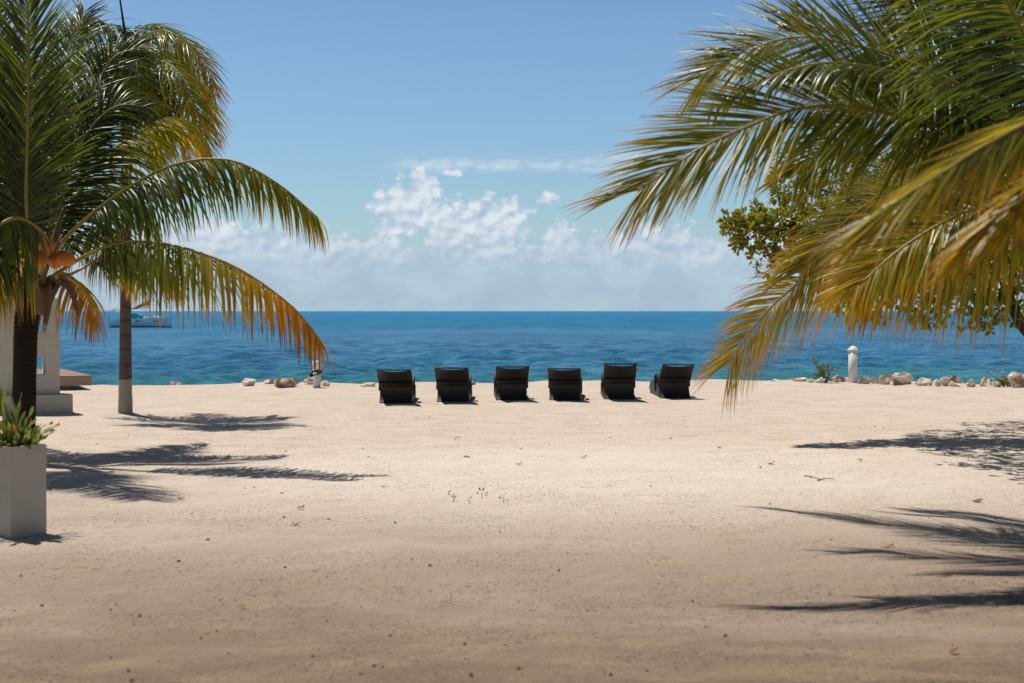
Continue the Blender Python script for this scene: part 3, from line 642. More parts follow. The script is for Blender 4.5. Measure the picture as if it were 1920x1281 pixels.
def leafy_tree():
    rng = random.Random(11)
    base = Vector((7.75, 19.3, 0)); base.z = gh(base.x, base.y) - 0.05
    e = local_thing('broadleaf_tree', 'dark small leaved tree with crooked trunk, seen behind the right palm fronds', 'tree', base)
    D0 = 19.3
    fork = at(1990, 560, D0)
    tb = MB(); tb.tube(spline([base, base + Vector((0.1, 0, 0.8)), at(1945, 640, D0), at(1905, 590, D0), at(1880, 520, D0)], 24)[0], [0.13 - 0.0028 * i for i in range(24)], 10)
    tb.tube(spline([base + Vector((0.1, 0, 0.7)), at(2040, 560, D0 + .3), at(2010, 420, D0 + .5), at(1960, 280, D0 + .4)], 20)[0], [0.11 - 0.004 * i for i in range(20)], 10)
    crown = MB()
    lumps = [(1905, 470, 0, .75, 120), (1830, 400, .3, .85, 150), (1720, 430, -.2, .8, 140), (1620, 460, -.1, .75, 130), (1530, 440, -.2, .55, 80), (1460, 420, -.3, .42, 60), (1410, 430, -.3, .34, 42), (1375, 425, -.3, .2, 16),
             (1430, 480, -.2, .25, 22), (1690, 520, .2, .6, 90), (1790, 540, .1, .55, 80), (1590, 560, 0, .35, 36), (1900, 290, .2, .9, 130), (1760, 280, .2, .75, 100), (1660, 320, 0, .6, 70), (1560, 340, 0, .45, 46), (1480, 340, -.1, .3, 24),
             (1700, 60, .3, .55, 40), (1820, 120, .3, .8, 80), (1980, 400, .4, 1.0, 130), (2060, 300, .2, 1.1, 120), (1880, 570, .1, .4, 50), (1640, 580, .1, .25, 18), (1740, 590, .1, .25, 16), (1840, 590, 0, .25, 18), (1500, 40, .3, .3, 10),
             (1800, 430, -2.2, .8, 110), (1950, 400, -3.0, .9, 130), (1700, 420, 1.6, .8, 100), (1880, 330, 2.2, 1.0, 130), (2020, 330, -2.2, 1.0, 120), (2000, 420, 1.5, 1.0, 120), (1620, 420, 1.0, .5, 60), (1680, 400, -1.2, .7, 80), (1760, 360, 3.0, .9, 110), (1860, 430, 3.4, .9, 110), (1930, 380, -1.4, .9, 110), (1740, 450, -2.8, .7, 80), (1860, 450, -4.0, .8, 90)]
    root = at(1890, 500, D0)
    for (lx, ly, ld, r, n) in lumps:
        c = at(lx, ly, D0 + ld)
        a = root if ly > 300 else at(1960, 290, D0 + .4)
        mid = a.lerp(c, .5) + Vector((0, 0, .15)); line = spline([a, mid, c], 10)[0]
        tb.tube(line, [0.035 * (1 - .07 * i) for i in range(10)], 6)
        for _ in range(int(n * 1.15)):
            o = Vector((rng.gauss(0, 1), rng.gauss(0, 1), rng.gauss(0, .8))); o = o.normalized() * r * rng.uniform(.35, 1.0)
            p = c + o
            if rng.random() < .5: tb.tube([c + o * .35, p], [.009, .004], 4, cap=False)
            leaf_cluster(crown, p, (o.normalized() + Vector((-.2, 0, .4))).normalized(), rng.randint(8, 13), 0.095, rng, 0.62 + 0.4 * rng.random())
    tb.build('trunk', BARK_C, e); crown.build('crown', SHRUB, e, smooth=False)
    settle(e)
leafy_tree()

# ------------------------------------------------------------------ sun loungers seen from behind
def plate(mb, prof, halfw, cols=9, slot=None, thick=0.03):
    """A curved panel: profile rows of (y, z, half width factor), optionally with a handle slot."""
    bm = bmesh.new(); rows = []
    for j, (y, z, k) in enumerate(prof):
        rows.append([bm.verts.new((halfw * k * (2 * i / (cols - 1) - 1), y, z)) for i in range(cols)])
    for j in range(len(prof) - 1):
        for i in range(cols - 1):
            if slot and j == slot[0] and slot[1] <= i < slot[2]: continue
            bm.faces.new((rows[j][i], rows[j][i + 1], rows[j + 1][i + 1], rows[j + 1][i]))
    if slot:                                   # the lower lip of the slot sags in a shallow arc
        j = slot[0]; m = (slot[1] + slot[2]) / 2
        up = Vector((0, prof[j + 1][0] - prof[j][0], prof[j + 1][1] - prof[j][1]))
        for i in range(slot[1], slot[2] + 1):
            k = abs(i - m) / (m - slot[1]); rows[j][i].co += up * 0.55 * k ** 2
    bmesh.ops.recalc_face_normals(bm, faces=bm.faces)
    bmesh.ops.solidify(bm, geom=list(bm.faces), thickness=thick)
    bmesh.ops.recalc_face_normals(bm, faces=bm.faces)
    bm.verts.index_update(); mb.add([v.co.copy() for v in bm.verts], [[v.index for v in f.verts] for f in bm.faces]); bm.free()

def lounger(pxx, pyy, rz, recline, label):
    p = ground(pxx, pyy); p.y += 0.2
    p.z = min(gh(p.x - .3, p.y - .2), gh(p.x + .3, p.y - .2)) - 0.005
    e = thing('sun_lounger', label, 'sun lounger', p, R(rz), 'row of dark sun loungers facing the sea')
    hw = 0.325; th = R(recline); sy, cz = -math.sin(th), math.cos(th); L = 0.72
    def b(s, off=0.0, k=1.0):                  # point along the backrest
        bow = 0.035 * math.sin(math.pi * s)
        return (-0.03 + sy * L * s + cz * (bow + off), 0.31 + cz * L * s - sy * (bow + off), k)
    mb = MB(); plate(mb, [b(0, 0, .93), b(.10, 0, .97), b(.28), b(.45), b(.62), b(.75), b(.83), b(.95), b(1.0)], hw, 17, (6, 2, 14), 0.012)
    mb.build('backrest', WICKER, e, smooth=False)
    mb = MB(); plate(mb, [b(.10, -.036, .95), b(.19, -.040, .965), b(.28, -.036, .97)], hw, 5, None, 0.012)
    mb.build('backrest_band', WICKER, e, smooth=False)
    mb = MB(); plate(mb, [(-0.02, 0.315, .90), (-0.015, 0.24, .905), (-0.03, 0.17, .915), (-0.06, 0.10, .93), (-0.10, 0.045, .945), (-0.145, 0.0, .955)], hw, 5, None, 0.03)
    mb.build('rear_panel', WICKER, e, smooth=False)
    mb = MB(); plate(mb, [(0.0, 0.30, .92), (0.35, 0.285, .92), (0.75, 0.30, .92), (1.05, 0.33, .92), (1.35, 0.29, .92), (1.55, 0.22, .92), (1.62, 0.12, .92)], hw, 5, None, 0.06)
    mb.build('seat', WICKER, e, smooth=False)
    for s in (-1, 1):                          # looped armrests with a broad flat band
        pr = [(0.02, 0.24), (0.06, 0.36), (0.12, 0.45), (0.22, 0.485), (0.40, 0.475), (0.52, 0.44), (0.56, 0.36), (0.54, 0.24), (0.50, 0.12)]
        fine = [(q.y, q.z) for q in spline([Vector((0, y, z)) for y, z in pr], 22)[0]]
        mb = MB(); vs = []
        for i, (y, z) in enumerate(fine):
            a = fine[max(i - 1, 0)]; c = fine[min(i + 1, 21)]; t = Vector((0, c[0] - a[0], c[1] - a[1])).normalized(); nn = Vector((0, -t.z, t.y))
            for dx, dn in ((-.035, -.018), (.035, -.018), (.035, .018), (-.035, .018)):
                vs.append(Vector((s * 0.30 + dx, y, z)) + nn * dn)
        fs = [(i * 4 + k, i * 4 + (k + 1) % 4, (i + 1) * 4 + (k + 1) % 4, (i + 1) * 4 + k) for i in range(21) for k in range(4)] + [(3, 2, 1, 0), (84, 85, 86, 87)]
        mb.add(vs, fs); mb.build('armrest', WICKER, e, smooth=False)
        mb = MB(); mb.box((s * 0.29, 0.72, 0.135), (0.035, 1.42, 0.27)); mb.build('side_panel', WICKER, e, smooth=False)
    return e
LS = [(741, 757, 1, 60, 'leftmost dark lounger of the row, its right armrest showing past a low backrest'),
      (849, 754, -1, 57.5, 'second dark lounger from the left, backrest leaning slightly to the left'),
      (959, 750.5, 2.5, 57.5, 'third dark lounger from the left, squarely facing the sea'),
      (1060, 751, -4, 60, 'fourth dark lounger from the left, its backrest set low'),
      (1162, 749.5, -1, 52, 'fifth dark lounger from the left, the one with the most upright and tallest backrest'),
      (1266, 747.5, 2, 55, 'rightmost dark lounger of the row, turned so its left armrest loop shows')]
for a in LS: lounger(*a)

# ------------------------------------------------------------------ white planter and its plant
def planter():
    c1 = ground(20, 1011); c2 = ground(88, 1000)
    e_ = Vector((c2.x - c1.x, c2.y - c1.y, 0)); w = e_.length; u = e_.normalized(); vv = Vector((-u.y, u.x, 0))
    z0 = min(c1.z, c2.z) - 0.01
    c = Vector((c1.x, c1.y, z0)) + u * w / 2 + vv * w / 2
    e = thing('planter', 'tall square white plaster planter at the left edge', 'planter', c, math.atan2(u.y, u.x))
    h = 0.72; a, t = w / 2, 0.035
    bt = 0.985
    bm = bmesh.new()
    lo = [bm.verts.new((sx * a * bt, sy * a * bt, 0)) for sx, sy in ((-1, -1), (1, -1), (1, 1), (-1, 1))]
    hi = [bm.verts.new((sx * a, sy * a, h)) for sx, sy in ((-1, -1), (1, -1), (1, 1), (-1, 1))]
    ih = [bm.verts.new((sx * (a - t), sy * (a - t), h)) for sx, sy in ((-1, -1), (1, -1), (1, 1), (-1, 1))]
    il = [bm.verts.new((sx * (a - t), sy * (a - t), h - .12)) for sx, sy in ((-1, -1), (1, -1), (1, 1), (-1, 1))]
    for k in range(4):
        n = (k + 1) % 4
        bm.faces.new((lo[k], lo[n], hi[n], hi[k])); bm.faces.new((hi[k], hi[n], ih[n], ih[k])); bm.faces.new((ih[k], ih[n], il[n], il[k]))
    bm.faces.new(lo[::-1]); bm.faces.new(il)
    bmesh.ops.bevel(bm, geom=[x for x in bm.edges if x.calc_face_angle(0) > .5], offset=0.008, segments=2, affect='EDGES')
    bmesh.ops.recalc_face_normals(bm, faces=bm.faces)
    me = bpy.data.meshes.new('pot'); bm.to_mesh(me); bm.free(); me.materials.append(PLANTERM)
    o = bpy.data.objects.new('pot', me); col.objects.link(o); o.parent = e
    g = MB(); n = 14; q = a - t - .004
    vs = [(q * (2 * i / (n - 1) - 1), q * (2 * j / (n - 1) - 1), h - .05 + .02 * noise.noise(Vector((i * .7, j * .7, 2)))) for j in range(n) for i in range(n)]
    g.add(vs, [(j * n + i, j * n + i + 1, (j + 1) * n + i + 1, (j + 1) * n + i) for j in range(n - 1) for i in range(n - 1)])
    g.build('soil', SOIL, e)
    # the plant growing in it: broad arching glossy blades
    pl = thing('potted_plant', 'glossy pale green broad leaved plant growing in the white planter', 'plant', c + Vector((0, 0, h - .05)))
    rng = random.Random(21)
    mb = MB(); dry = MB()
    def blade(root, tip, w, arch, sd, tint, m=mb):
        L = (tip - root).length; line = spline([root, root.lerp(tip, .5) + Vector((0, 0, arch * L)), tip], 12)[0]; vs = []; ts = []
        side = (tip - root).cross(Vector((0, 0, 1))).normalized(); side = Matrix.Rotation(rng.uniform(-.7, .7), 3, (tip - root).normalized()) @ side
        for i, p in enumerate(line):
            k = i / 11; ww = w * (0.25 + 2.4 * k * (1 - k) ** .9) if k < 1 else .002; wave = .012 * math.sin(k * 12 + sd)
            T = (line[min(i + 1, 11)] - line[max(i - 1, 0)]).normalized(); nn = T.cross(side)
            for u in (-1, -.5, 0, .5, 1):
                vs.append(p + side * ww * .5 * u + nn * (ww * .22 * u * u + wave * u)); ts.append(tint + .3 * max(0, k - .75) + .1 * abs(u))
        m.add(vs, [(i * 5 + j, i * 5 + j + 1, (i + 1) * 5 + j + 1, (i + 1) * 5 + j) for i in range(11) for j in range(4)], ts)
    for i in range(64):
        a = rng.uniform(0, 6.28); r0 = rng.uniform(0, .14); root = Vector((math.cos(a) * r0, math.sin(a) * r0, 0))
        L = rng.uniform(.14, .40); out = rng.uniform(.2, .8)
        tip = root + Vector((math.cos(a) * L * out, math.sin(a) * L * out, L * math.sqrt(1 - out * out) * rng.uniform(.55, 1)))
        blade(root, tip, rng.uniform(.022, .055), rng.uniform(.05, .22), i, rng.uniform(.25, .85))
    cw = c + Vector((0, 0, h - .05))
    for i, (tx, ty, w) in enumerate(((62, 762, .035), (50, 782, .04), (40, 737, .03), (-10, 700, .05), (8, 700, .04), (2, 730, .05), (-25, 715, .05), (22, 780, .05), (12, 760, .05), (35, 795, .06), (15, 715, .03), (-5, 745, .05))):
        tip = at(tx, ty, c.y - .05 + .03 * (i % 4)) - cw
        blade(Vector((rng.uniform(-.08, .1), rng.uniform(-.08, .08), 0)), tip, w, .03, i, rng.uniform(.3, .75))
    for i in range(5):
        a = rng.uniform(0, 6.28); root = Vector((rng.uniform(-.06, .06), rng.uniform(-.06, .06), .04))
        blade(root, root + Vector((math.cos(a) * .16, math.sin(a) * .16, rng.uniform(.08, .2))), .05, .1, i, .95, dry)
    mb.build('leaves', GLOSSY, pl); dry.build('dry_leaves', GLOSSY, pl)
planter()

# ------------------------------------------------------------------ big white letter on a plinth, seen from behind
def letter():
    g = ground(137, 775); rz = R(25)
    d = Vector((math.cos(rz), math.sin(rz), 0)); bk = Vector((-d.y, d.x, 0))
    origin = Vector((g.x, g.y, min(g.z, gh(g.x - 2, g.y)) - .02))
    e = thing('letter_sculpture', 'big freestanding white plaster letter on a low plinth by the shore, left edge', 'sculpture', origin, rz)
    mb = MB(); mb.box((-1.15, 0.42, 0.175), (2.3, 0.84, 0.35)); mb.build('plinth', PLASTER, e, smooth=False, bevel=0.012)
    cu = bpy.data.curves.new('letter', 'CURVE'); cu.dimensions = '2D'; cu.fill_mode = 'BOTH'; cu.extrude = 0.21; cu.bevel_depth = 0.012; cu.bevel_resolution = 1
    def poly(pts):
        s = cu.splines.new('POLY'); s.points.add(len(pts) - 1); s.use_cyclic_u = True
        for q, (x, y) in zip(s.points, pts): q.co = (x, y, 0, 1)
    def arc(cx, cy, r, a, b, n=18): return [(cx + r * math.cos(R(a + (b - a) * k / n)), cy + r * math.sin(R(a + (b - a) * k / n))) for k in range(n + 1)]
    poly([(0, 0)] + [(0, 1.62)] + arc(-.74, 1.21, .41, 90, 247) + arc(-.74, .42, .44, 115, 270, 20))
    poly(arc(-.50, .49, .17, 90, 270, 12) + [(-.21, .32), (-.21, .66)])
    poly(arc(-.50, 1.21, .15, 90, 270, 12) + [(-.21, 1.06), (-.21, 1.36)])
    tmp = bpy.data.objects.new('letter', cu); me = bpy.data.meshes.new_from_object(tmp); me.name = 'letter'
    bpy.data.objects.remove(tmp)
    for v in me.vertices: v.co = Vector((v.co.x - .20, v.co.z + .40, v.co.y + .352))
    me.materials.clear(); me.materials.append(PLASTER)
    o = bpy.data.objects.new('letter', me); col.objects.link(o); o.parent = e
    bm = bmesh.new(); bm.from_mesh(me); bmesh.ops.recalc_face_normals(bm, faces=bm.faces); bm.to_mesh(me); bm.free()
letter()

# ------------------------------------------------------------------ wooden platform at the waterline
def platform():
    f = at(172, 704, 31.5); bkp = at(118, 692.5, 35.0); bkp.z = f.z
    rz = math.atan2(bkp.y - f.y, bkp.x - f.x) - math.pi / 2
    z = f.z; e = thing('wooden_platform', 'low weathered timber platform at the waterline beside the white letter', 'platform', Vector((f.x, f.y, z - .30)), rz)
    W_, Dp = 2.6, (bkp - f).length
    mb = MB()
    for k in range(17):
        w = Dp / 17; mb.box((-W_ / 2, w * (k + .5), .285 + .003 * math.sin(k * 5)), (W_, w - .012, .03))
    mb.build('deck_boards', WOOD, e, smooth=False)
    mb = MB(); mb.box((-W_ / 2, .03, .175), (W_, .06, .19)); mb.box((-.03, Dp / 2 + .03, .175), (.06, Dp - .07, .19)); mb.build('fascia', WOOD, e, smooth=False)
    for x in (-.55, -1.25, -2.1):
        for y in (.35, 2.2):
            mb = MB(); mb.box((x, y, -.07), (.26, .22, .30 if y < 1 else .9)); mb.build('post', WOOD, e, smooth=False)
platform()

# ------------------------------------------------------------------ bollards
def right_bollard():
    g = ground(1599, 717.5); e = thing('bollard', 'slim white bollard with a domed cap standing right of the green shrub', 'bollard', g)
    s = g.y / F; r = 8.2 * s; h = 60 * s
    mb = MB(); mb.tube([(0, 0, -.1), (0, 0, h)], r, 24); o = mb.build('post', PVC, e)
    mb = MB(); rr = r * 1.22
    mb.tube([(0, 0, h + .002), (0, 0, h + .02), (0, 0, h + .045), (0, 0, h + .075), (0, 0, h + .10), (0, 0, h + .115)], [rr, rr, rr * .84, rr * .66, rr * .42, rr * .1], 24); mb.build('cap', CAPM, e)
def left_bollard():
    g = ground(594, 727.5); e = thing('bollard', 'short white post with black rope tied round it, under the drooping left frond tip', 'bollard', g)
    s = g.y / F; r = 7.4 * s; h = 51 * s
    mb = MB(); mb.tube([(0, 0, -.1), (0, 0, h * .70)], r, 20); mb.build('post', PVC, e)
    mb = MB(); mb.tube([(0, 0, h * .702), (0, 0, h * .80), (0, 0, h * .82), (0, 0, h)], [r * 1.02, r * 1.02, r * 1.06, r * 1.04], 20); mb.build('cap', CAPM, e)
    mb = MB()
    for zz, tilt in ((h * .63, 0), (h * .60, .0), (h * .5, .035)):
        mb.tube([(math.cos(a) * (r + .012), math.sin(a) * (r + .012), zz + tilt * math.cos(a)) for a in np.linspace(0, 2 * math.pi, 25)], .016, 6)
    mb.tube([(-r - .02, -.02, h * .56), (-r - .04, -.03, h * .47), (-r - .025, -.03, h * .40)], [.035, .04, .02], 7)
    mb.build('rope', ROPE, e)
right_bollard(); left_bollard()

# ------------------------------------------------------------------ shoreline rocks
def rock(x0, x1, ytop, ybase, sd, label, group, dy=0.0):
    g = ground((x0 + x1) / 2, min(ybase, 726)); Y = min(g.y, crest(g.x) + .3) + dy
    s = Y / F; cpt = at((x0 + x1) / 2, ybase, Y); zb = gh(cpt.x, Y)
    w = (x1 - x0) * s * 1.16; h = max((at(0, ytop, Y).z - zb), .06) * 1.04
    rng = random.Random(sd * 7 + 1); bm = bmesh.new()
    for _ in range(12):
        v = Vector((rng.gauss(0, 1), rng.gauss(0, 1), rng.gauss(0, 1))).normalized()
        bm.verts.new((v.x * w * .53 * rng.uniform(.85, 1.06), v.y * w * .42 * rng.uniform(.8, 1.05), h * .34 + v.z * h * .70 * rng.uniform(.85, 1.0)))
    bmesh.ops.convex_hull(bm, input=bm.verts)
    for v in [v for v in bm.verts if not v.link_faces]: bm.verts.remove(v)
    bmesh.ops.triangulate(bm, faces=bm.faces)
    bmesh.ops.subdivide_edges(bm, edges=bm.edges, cuts=3, use_grid_fill=True)
    bmesh.ops.smooth_vert(bm, verts=bm.verts, factor=.2, use_axis_x=True, use_axis_y=True, use_axis_z=True)
    bm.normal_update()
    for v in bm.verts:
        q = v.co * (2.6 / max(w, .25)) * 1.5 + Vector((sd, 0, 0))
        v.co += v.normal * (noise.noise(q * 1.6) * .09 + noise.noise(q * 4.2) * .05 + noise.noise(q * 9) * .02) * min(w, 2 * h)
    me = bpy.data.meshes.new('rock'); bm.to_mesh(me); bm.free(); me.materials.append(ROCK)
    o = bpy.data.objects.new('rock', me); col.objects.link(o); o.location = (cpt.x, Y, zb - .01)
    o.rotation_euler = (0, 0, rng.uniform(-.5, .5)); tag(o, label, 'rock', group)
GR, GL = 'pale rocks along the right shoreline', 'pale rocks along the left shoreline'
for i, a in enumerate((
    (1443, 1462, 710, 715, 'tiny flat pale rock furthest left in the right hand row, near the frond tip', GR),
    (1481, 1512, 706, 715, 'low flat whitish rock left of the green shrub', GR),
    (1511, 1528, 709, 717, 'small grey rock just left of the green shrub', GR),
    (1527, 1548, 707, 718, 'pale rock half hidden by the base of the green shrub', GR),
    (1561, 1585, 701, 716, 'pinkish angular rock between the green shrub and the white bollard', GR),
    (1583, 1594, 706, 716, 'small yellowish rock tucked behind the left side of the white bollard', GR),
    (1608, 1633, 705, 720, 'pale rock with brown shaded side, first on the right of the white bollard', GR),
    (1632, 1645, 705, 719, 'small upright ochre rock, second on the right of the white bollard', GR),
    (1643, 1673, 701, 721, 'broad cream rock left of the big brown faced boulder', GR),
    (1667, 1713, 694, 722, 'biggest boulder of the row, peaked with a brown shaded face', GR),
    (1719, 1746, 707, 723, 'rounded cream rock standing alone right of the biggest boulder', GR),
    (1748, 1766, 711, 724, 'small cream rock at the left of the stacked rocks', GR),
    (1762, 1780, 704, 724, 'pointed pale rock leaning on the stacked rocks', GR),
    (1777, 1812, 698, 719, 'rounded pinkish rock on top of the stack with a low brown rock before it', GR),
    (1778, 1810, 712, 725, 'low brown fronted rock at the foot of the stacked rocks', GR),
    (1810, 1829, 707, 725, 'brown shaded block right of the stacked rocks', GR),
    (1826, 1856, 703, 725, 'wide pale rock with a dark hollow, left of the low bush', GR),
    (1856, 1876, 710, 726, 'yellowish rock showing beside the low bush', GR),
    (1874, 1890, 702, 724, 'pale rock behind the middle of the low bush', GR),
    (1887, 1930, 696, 726, 'large pinkish boulder cut by the right edge of the picture', GR),
    (320, 342, 710, 721, 'small dark tipped stone on the sand crest right of the slender palm', GL),
    (454, 482, 707, 724, 'pointed pale rock standing alone under the drooping fronds', GL),
    (494, 530, 711, 724, 'lower left half of the long whitish rock pair', GL),
    (512, 562, 706, 724, 'long whitish rock, largest on the left shoreline', GL),
    (569, 597, 706, 723, 'pale rock half hidden behind the rope tied post', GL),
    (599, 617, 712, 724, 'little rounded stone right of the rope tied post', GL),
    (675, 706, 714, 725, 'flat tan rock just left of the leftmost lounger', GL),
    (876, 893, 714, 722, 'flat brown stone beside a grass tuft between the second and third loungers', GL))):
    rock(*a[:4], i, *a[4:], dy=(0.35 if 'behind' in a[4] or 'on top' in a[4] else 0.0))

# ------------------------------------------------------------------ small shore plants
def bush(name, label, cat, g, pxs, seed, n, size):
    e = thing(name, label, cat, g); rng = random.Random(seed); lv = MB(); st = MB()
    for (x, y, r) in pxs:
        tip = at(x, y, g.y) - g; root = Vector((rng.uniform(-.08, .08) + tip.x * .35, 0, -.05))
        line = spline([root, root.lerp(tip, .5) + Vector((rng.uniform(-.06, .06), rng.uniform(-.05, .05), .02)), tip], 9)[0]
        st.tube(line, [.010 - .0009 * i for i in range(9)], 5)
        for k in range(n):
            q = line[rng.randint(3, 8)] + Vector((rng.gauss(0, r * .5), rng.gauss(0, r * .6), rng.gauss(0, r * .5)))
            leaf_cluster(lv, q, Vector((rng.gauss(0, .5), rng.gauss(0, .5), .6)).normalized(), 3, size, rng, .5)
    st.build('stems', TWIG, e); lv.build('leaves', SHRUB, e, smooth=False)
g = ground(1545, 717)
bush('shrub', 'small leafy green shrub growing among rocks left of the white bollard', 'shrub', g, [(1527, 676, .10), (1536, 684, .14), (1548, 690, .14), (1540, 700, .16), (1552, 704, .16), (1562, 690, .08), (1534, 708, .14), (1546, 711, .16)], 5, 12, .085)
g = ground(1885, 724); g.y -= .25
bush('bush', 'low sparse green bush growing over rocks near the right edge', 'bush', g, [(1862, 704, .1), (1868, 712, .12), (1880, 700, .1), (1878, 712, .12), (1895, 714, .1), (1912, 712, .1), (1860, 716, .1), (1888, 718, .1), (1905, 720, .1)], 6, 8, .07)
g = ground(897, 717.5)
bush('grass_tuft', 'tiny green tuft on the sand crest between the second and third loungers', 'grass', g, [(890, 713, .06), (897, 711, .06), (903, 713, .06), (910, 715, .05)], 7, 8, .06)

# ------------------------------------------------------------------ sailing boat at anchor
def boat():
    Y = 228.0; c = at(265, 614, Y); c.z = SEA
    e = thing('sailing_boat', 'pale blue hulled sailing boat with tan canopy anchored at sea behind the slender palm', 'boat', c)
    L = 9.9; n = 25
    def hull(z0, z1, name, m, rows=6, top=True):
        vs = []
        for i in range(n):
            t = i / (n - 1); x0 = -L / 2 + L * t
            bw = 1.62 * (1 - max(0, (t - .45) / .55) ** 2.1) * (0.80 + .2 * min(1, t / .4)) + .015
            sheer = 1.33 + .30 * t ** 1.6
            for j in range(2 * rows + 1):
                a = j / rows - 1; k = abs(a)
                zz = z0 + (min(sheer, z1) - z0) * k; lv = max(0, (zz + .3) / 1.7)
                y = bw * min(1, lv ** .45) * (1 if a > 0 else -1) if k > 0 else 0
                xx = x0 + (zz - .9) * .12 * (t > .8) * (t - .8) * 5 + (zz) * -.06 * (t < .1)
                vs.append((xx, y, zz))
        m_ = 2 * rows + 1
        fs = [(i * m_ + j, i * m_ + j + 1, (i + 1) * m_ + j + 1, (i + 1) * m_ + j) for i in range(n - 1) for j in range(m_ - 1)]
        if top: fs += [(i * m_, (i + 1) * m_, (i + 1) * m_ + m_ - 1, i * m_ + m_ - 1) for i in range(n - 1)]
        fs += [tuple(range(m_)), tuple((n - 1) * m_ + j for j in range(m_ - 1, -1, -1))]
        mb = MB(); mb.add(vs, fs); return mb.build(name, m, e, smooth=False)
    hull(-.3, 9, 'hull', HULL)
    hull(-.31, .17, 'waterline_stripe', BOOT).scale = (1.004, 1.012, 1)
    # coachroof
    pr = [(-.4, 1.42, 1.05), (-.1, 1.98, .95), (.9, 1.95, .95), (2.2, 1.83, .8), (3.3, 1.62, .5)]
    mb = MB(); vs = []
    for x, z, w in pr: vs += [(x, -w, 1.30), (x, -w * .85, z - .06), (x, 0, z), (x, w * .85, z - .06), (x, w, 1.30)]
    mb.add(vs, [(i * 5 + j, i * 5 + j + 1, (i + 1) * 5 + j + 1, (i + 1) * 5 + j) for i in range(4) for j in range(4)] + [(0, 1, 2, 3, 4), (24, 23, 22, 21, 20)])
    mb.build('cabin', DECKM, e, smooth=False)
    mb = MB(); vs = []
    for x, z, w in ((-1.9, 1.45, 1.1), (-1.6, 2.15, 1.0), (-.6, 2.2, .95), (.55, 1.78, .98)): vs += [(x, -w, 1.40), (x, -w * .9, z), (x, w * .9, z), (x, w, 1.40)]
    mb.add(vs, [(i * 4 + j, i * 4 + j + 1, (i + 1) * 4 + j + 1, (i + 1) * 4 + j) for i in range(3) for j in range(3)] + [(0, 1, 2, 3), (15, 14, 13, 12)])
    mb.build('windscreen', GLASSM, e, smooth=False)
    for x in (-.2, 2.6):
        mb = MB(); mb.box((x, -1.60 if x < 1 else -1.32, 1.02), (.55, .06, .16), 0 if x < 1 else .22); mb.build('porthole', BOOT, e, smooth=False)
    mb = MB(); mx = at(281, 600, Y).x - c.x
    mb.tube([(mx, 0, 1.7), (mx - .05, 0, 8), (mx - .15, 0, 13.2)], [.09, .085, .06], 8); mb.build('mast', ALU, e)
    mb = MB(); bx = at(244, 581, Y).x - c.x
    mb.tube([(mx - .1, 0, 3.2), (bx, 0, 2.9)], .07, 6); mb.build('boom', ALU, e)
    mb = MB()
    line = spline([(mx - .05, 0, 3.95), (mx - 1.2, 0, 3.62), (bx + .6, 0, 3.05), (bx, 0, 2.95)], 14)[0]
    mb.tube(line, [.42, .45, .42, .40, .36, .33, .30, .27, .24, .2, .17, .14, .1, .05], 9); mb.build('sail_cover', SAILC, e)
    mb = MB(); mb.tube([(-5 + .25, -1.0, 1.4), (-5 + .25, -1.0, 2.65)], .03, 5); mb.tube([(-4.75, 1.0, 1.4), (-4.75, 1.0, 2.65)], .03, 5)
    for s in (-1, 1): mb.tube([(-3.0, s * 1.1, 1.45), (-2.9, s * 1.1, 2.75)], .03, 5)
    for x in (3.6, 4.2, 4.85): mb.tube([(x, -.6 + .25 * (x - 3.6), 1.6), (x, -.6 + .25 * (x - 3.6), 2.35)], .03, 5); mb.tube([(x, .6 - .25 * (x - 3.6), 1.6), (x, .6 - .25 * (x - 3.6), 2.35)], .03, 5)
    mb.tube([(3.6, -.6, 2.3), (4.95, -.25, 2.35), (4.95, .25, 2.35), (3.6, .6, 2.3)], .03, 5)
    mb.tube([(-4.75, -1.2, 1.6), (-4.8, -1.2, 2.2), (-4.8, 1.2, 2.2), (-4.75, 1.2, 1.6)], .04, 5)
    mb.build('railing', ALU, e)
    mb = MB(); vs = []
    for i in range(9):
        x = -4.9 + 2.3 * i / 8
        for j in range(7): vs.append((x, -1.15 + 2.3 * j / 6, 2.66 + .16 * math.sin(math.pi * i / 8) + .12 * math.sin(math.pi * j / 6)))
    mb.add(vs, [(i * 7 + j, i * 7 + j + 1, (i + 1) * 7 + j + 1, (i + 1) * 7 + j) for i in range(8) for j in range(6)])
    o = mb.build('canopy', SAILC, e); md = o.modifiers.new('thickness', 'SOLIDIFY'); md.thickness = .04
    mb = MB()
    for pts in (((5.0, 0, 1.65), (mx - .15, 0, 13.1)), ((-4.8, 0, 1.5), (mx - .15, 0, 13.1)), ((mx - .3, -1.5, 1.45), (mx - .12, 0, 12)), ((mx - .3, 1.5, 1.45), (mx - .12, 0, 12))): mb.tube(pts, .018, 4)
    mb.build('rigging', ALU, e)
boat()

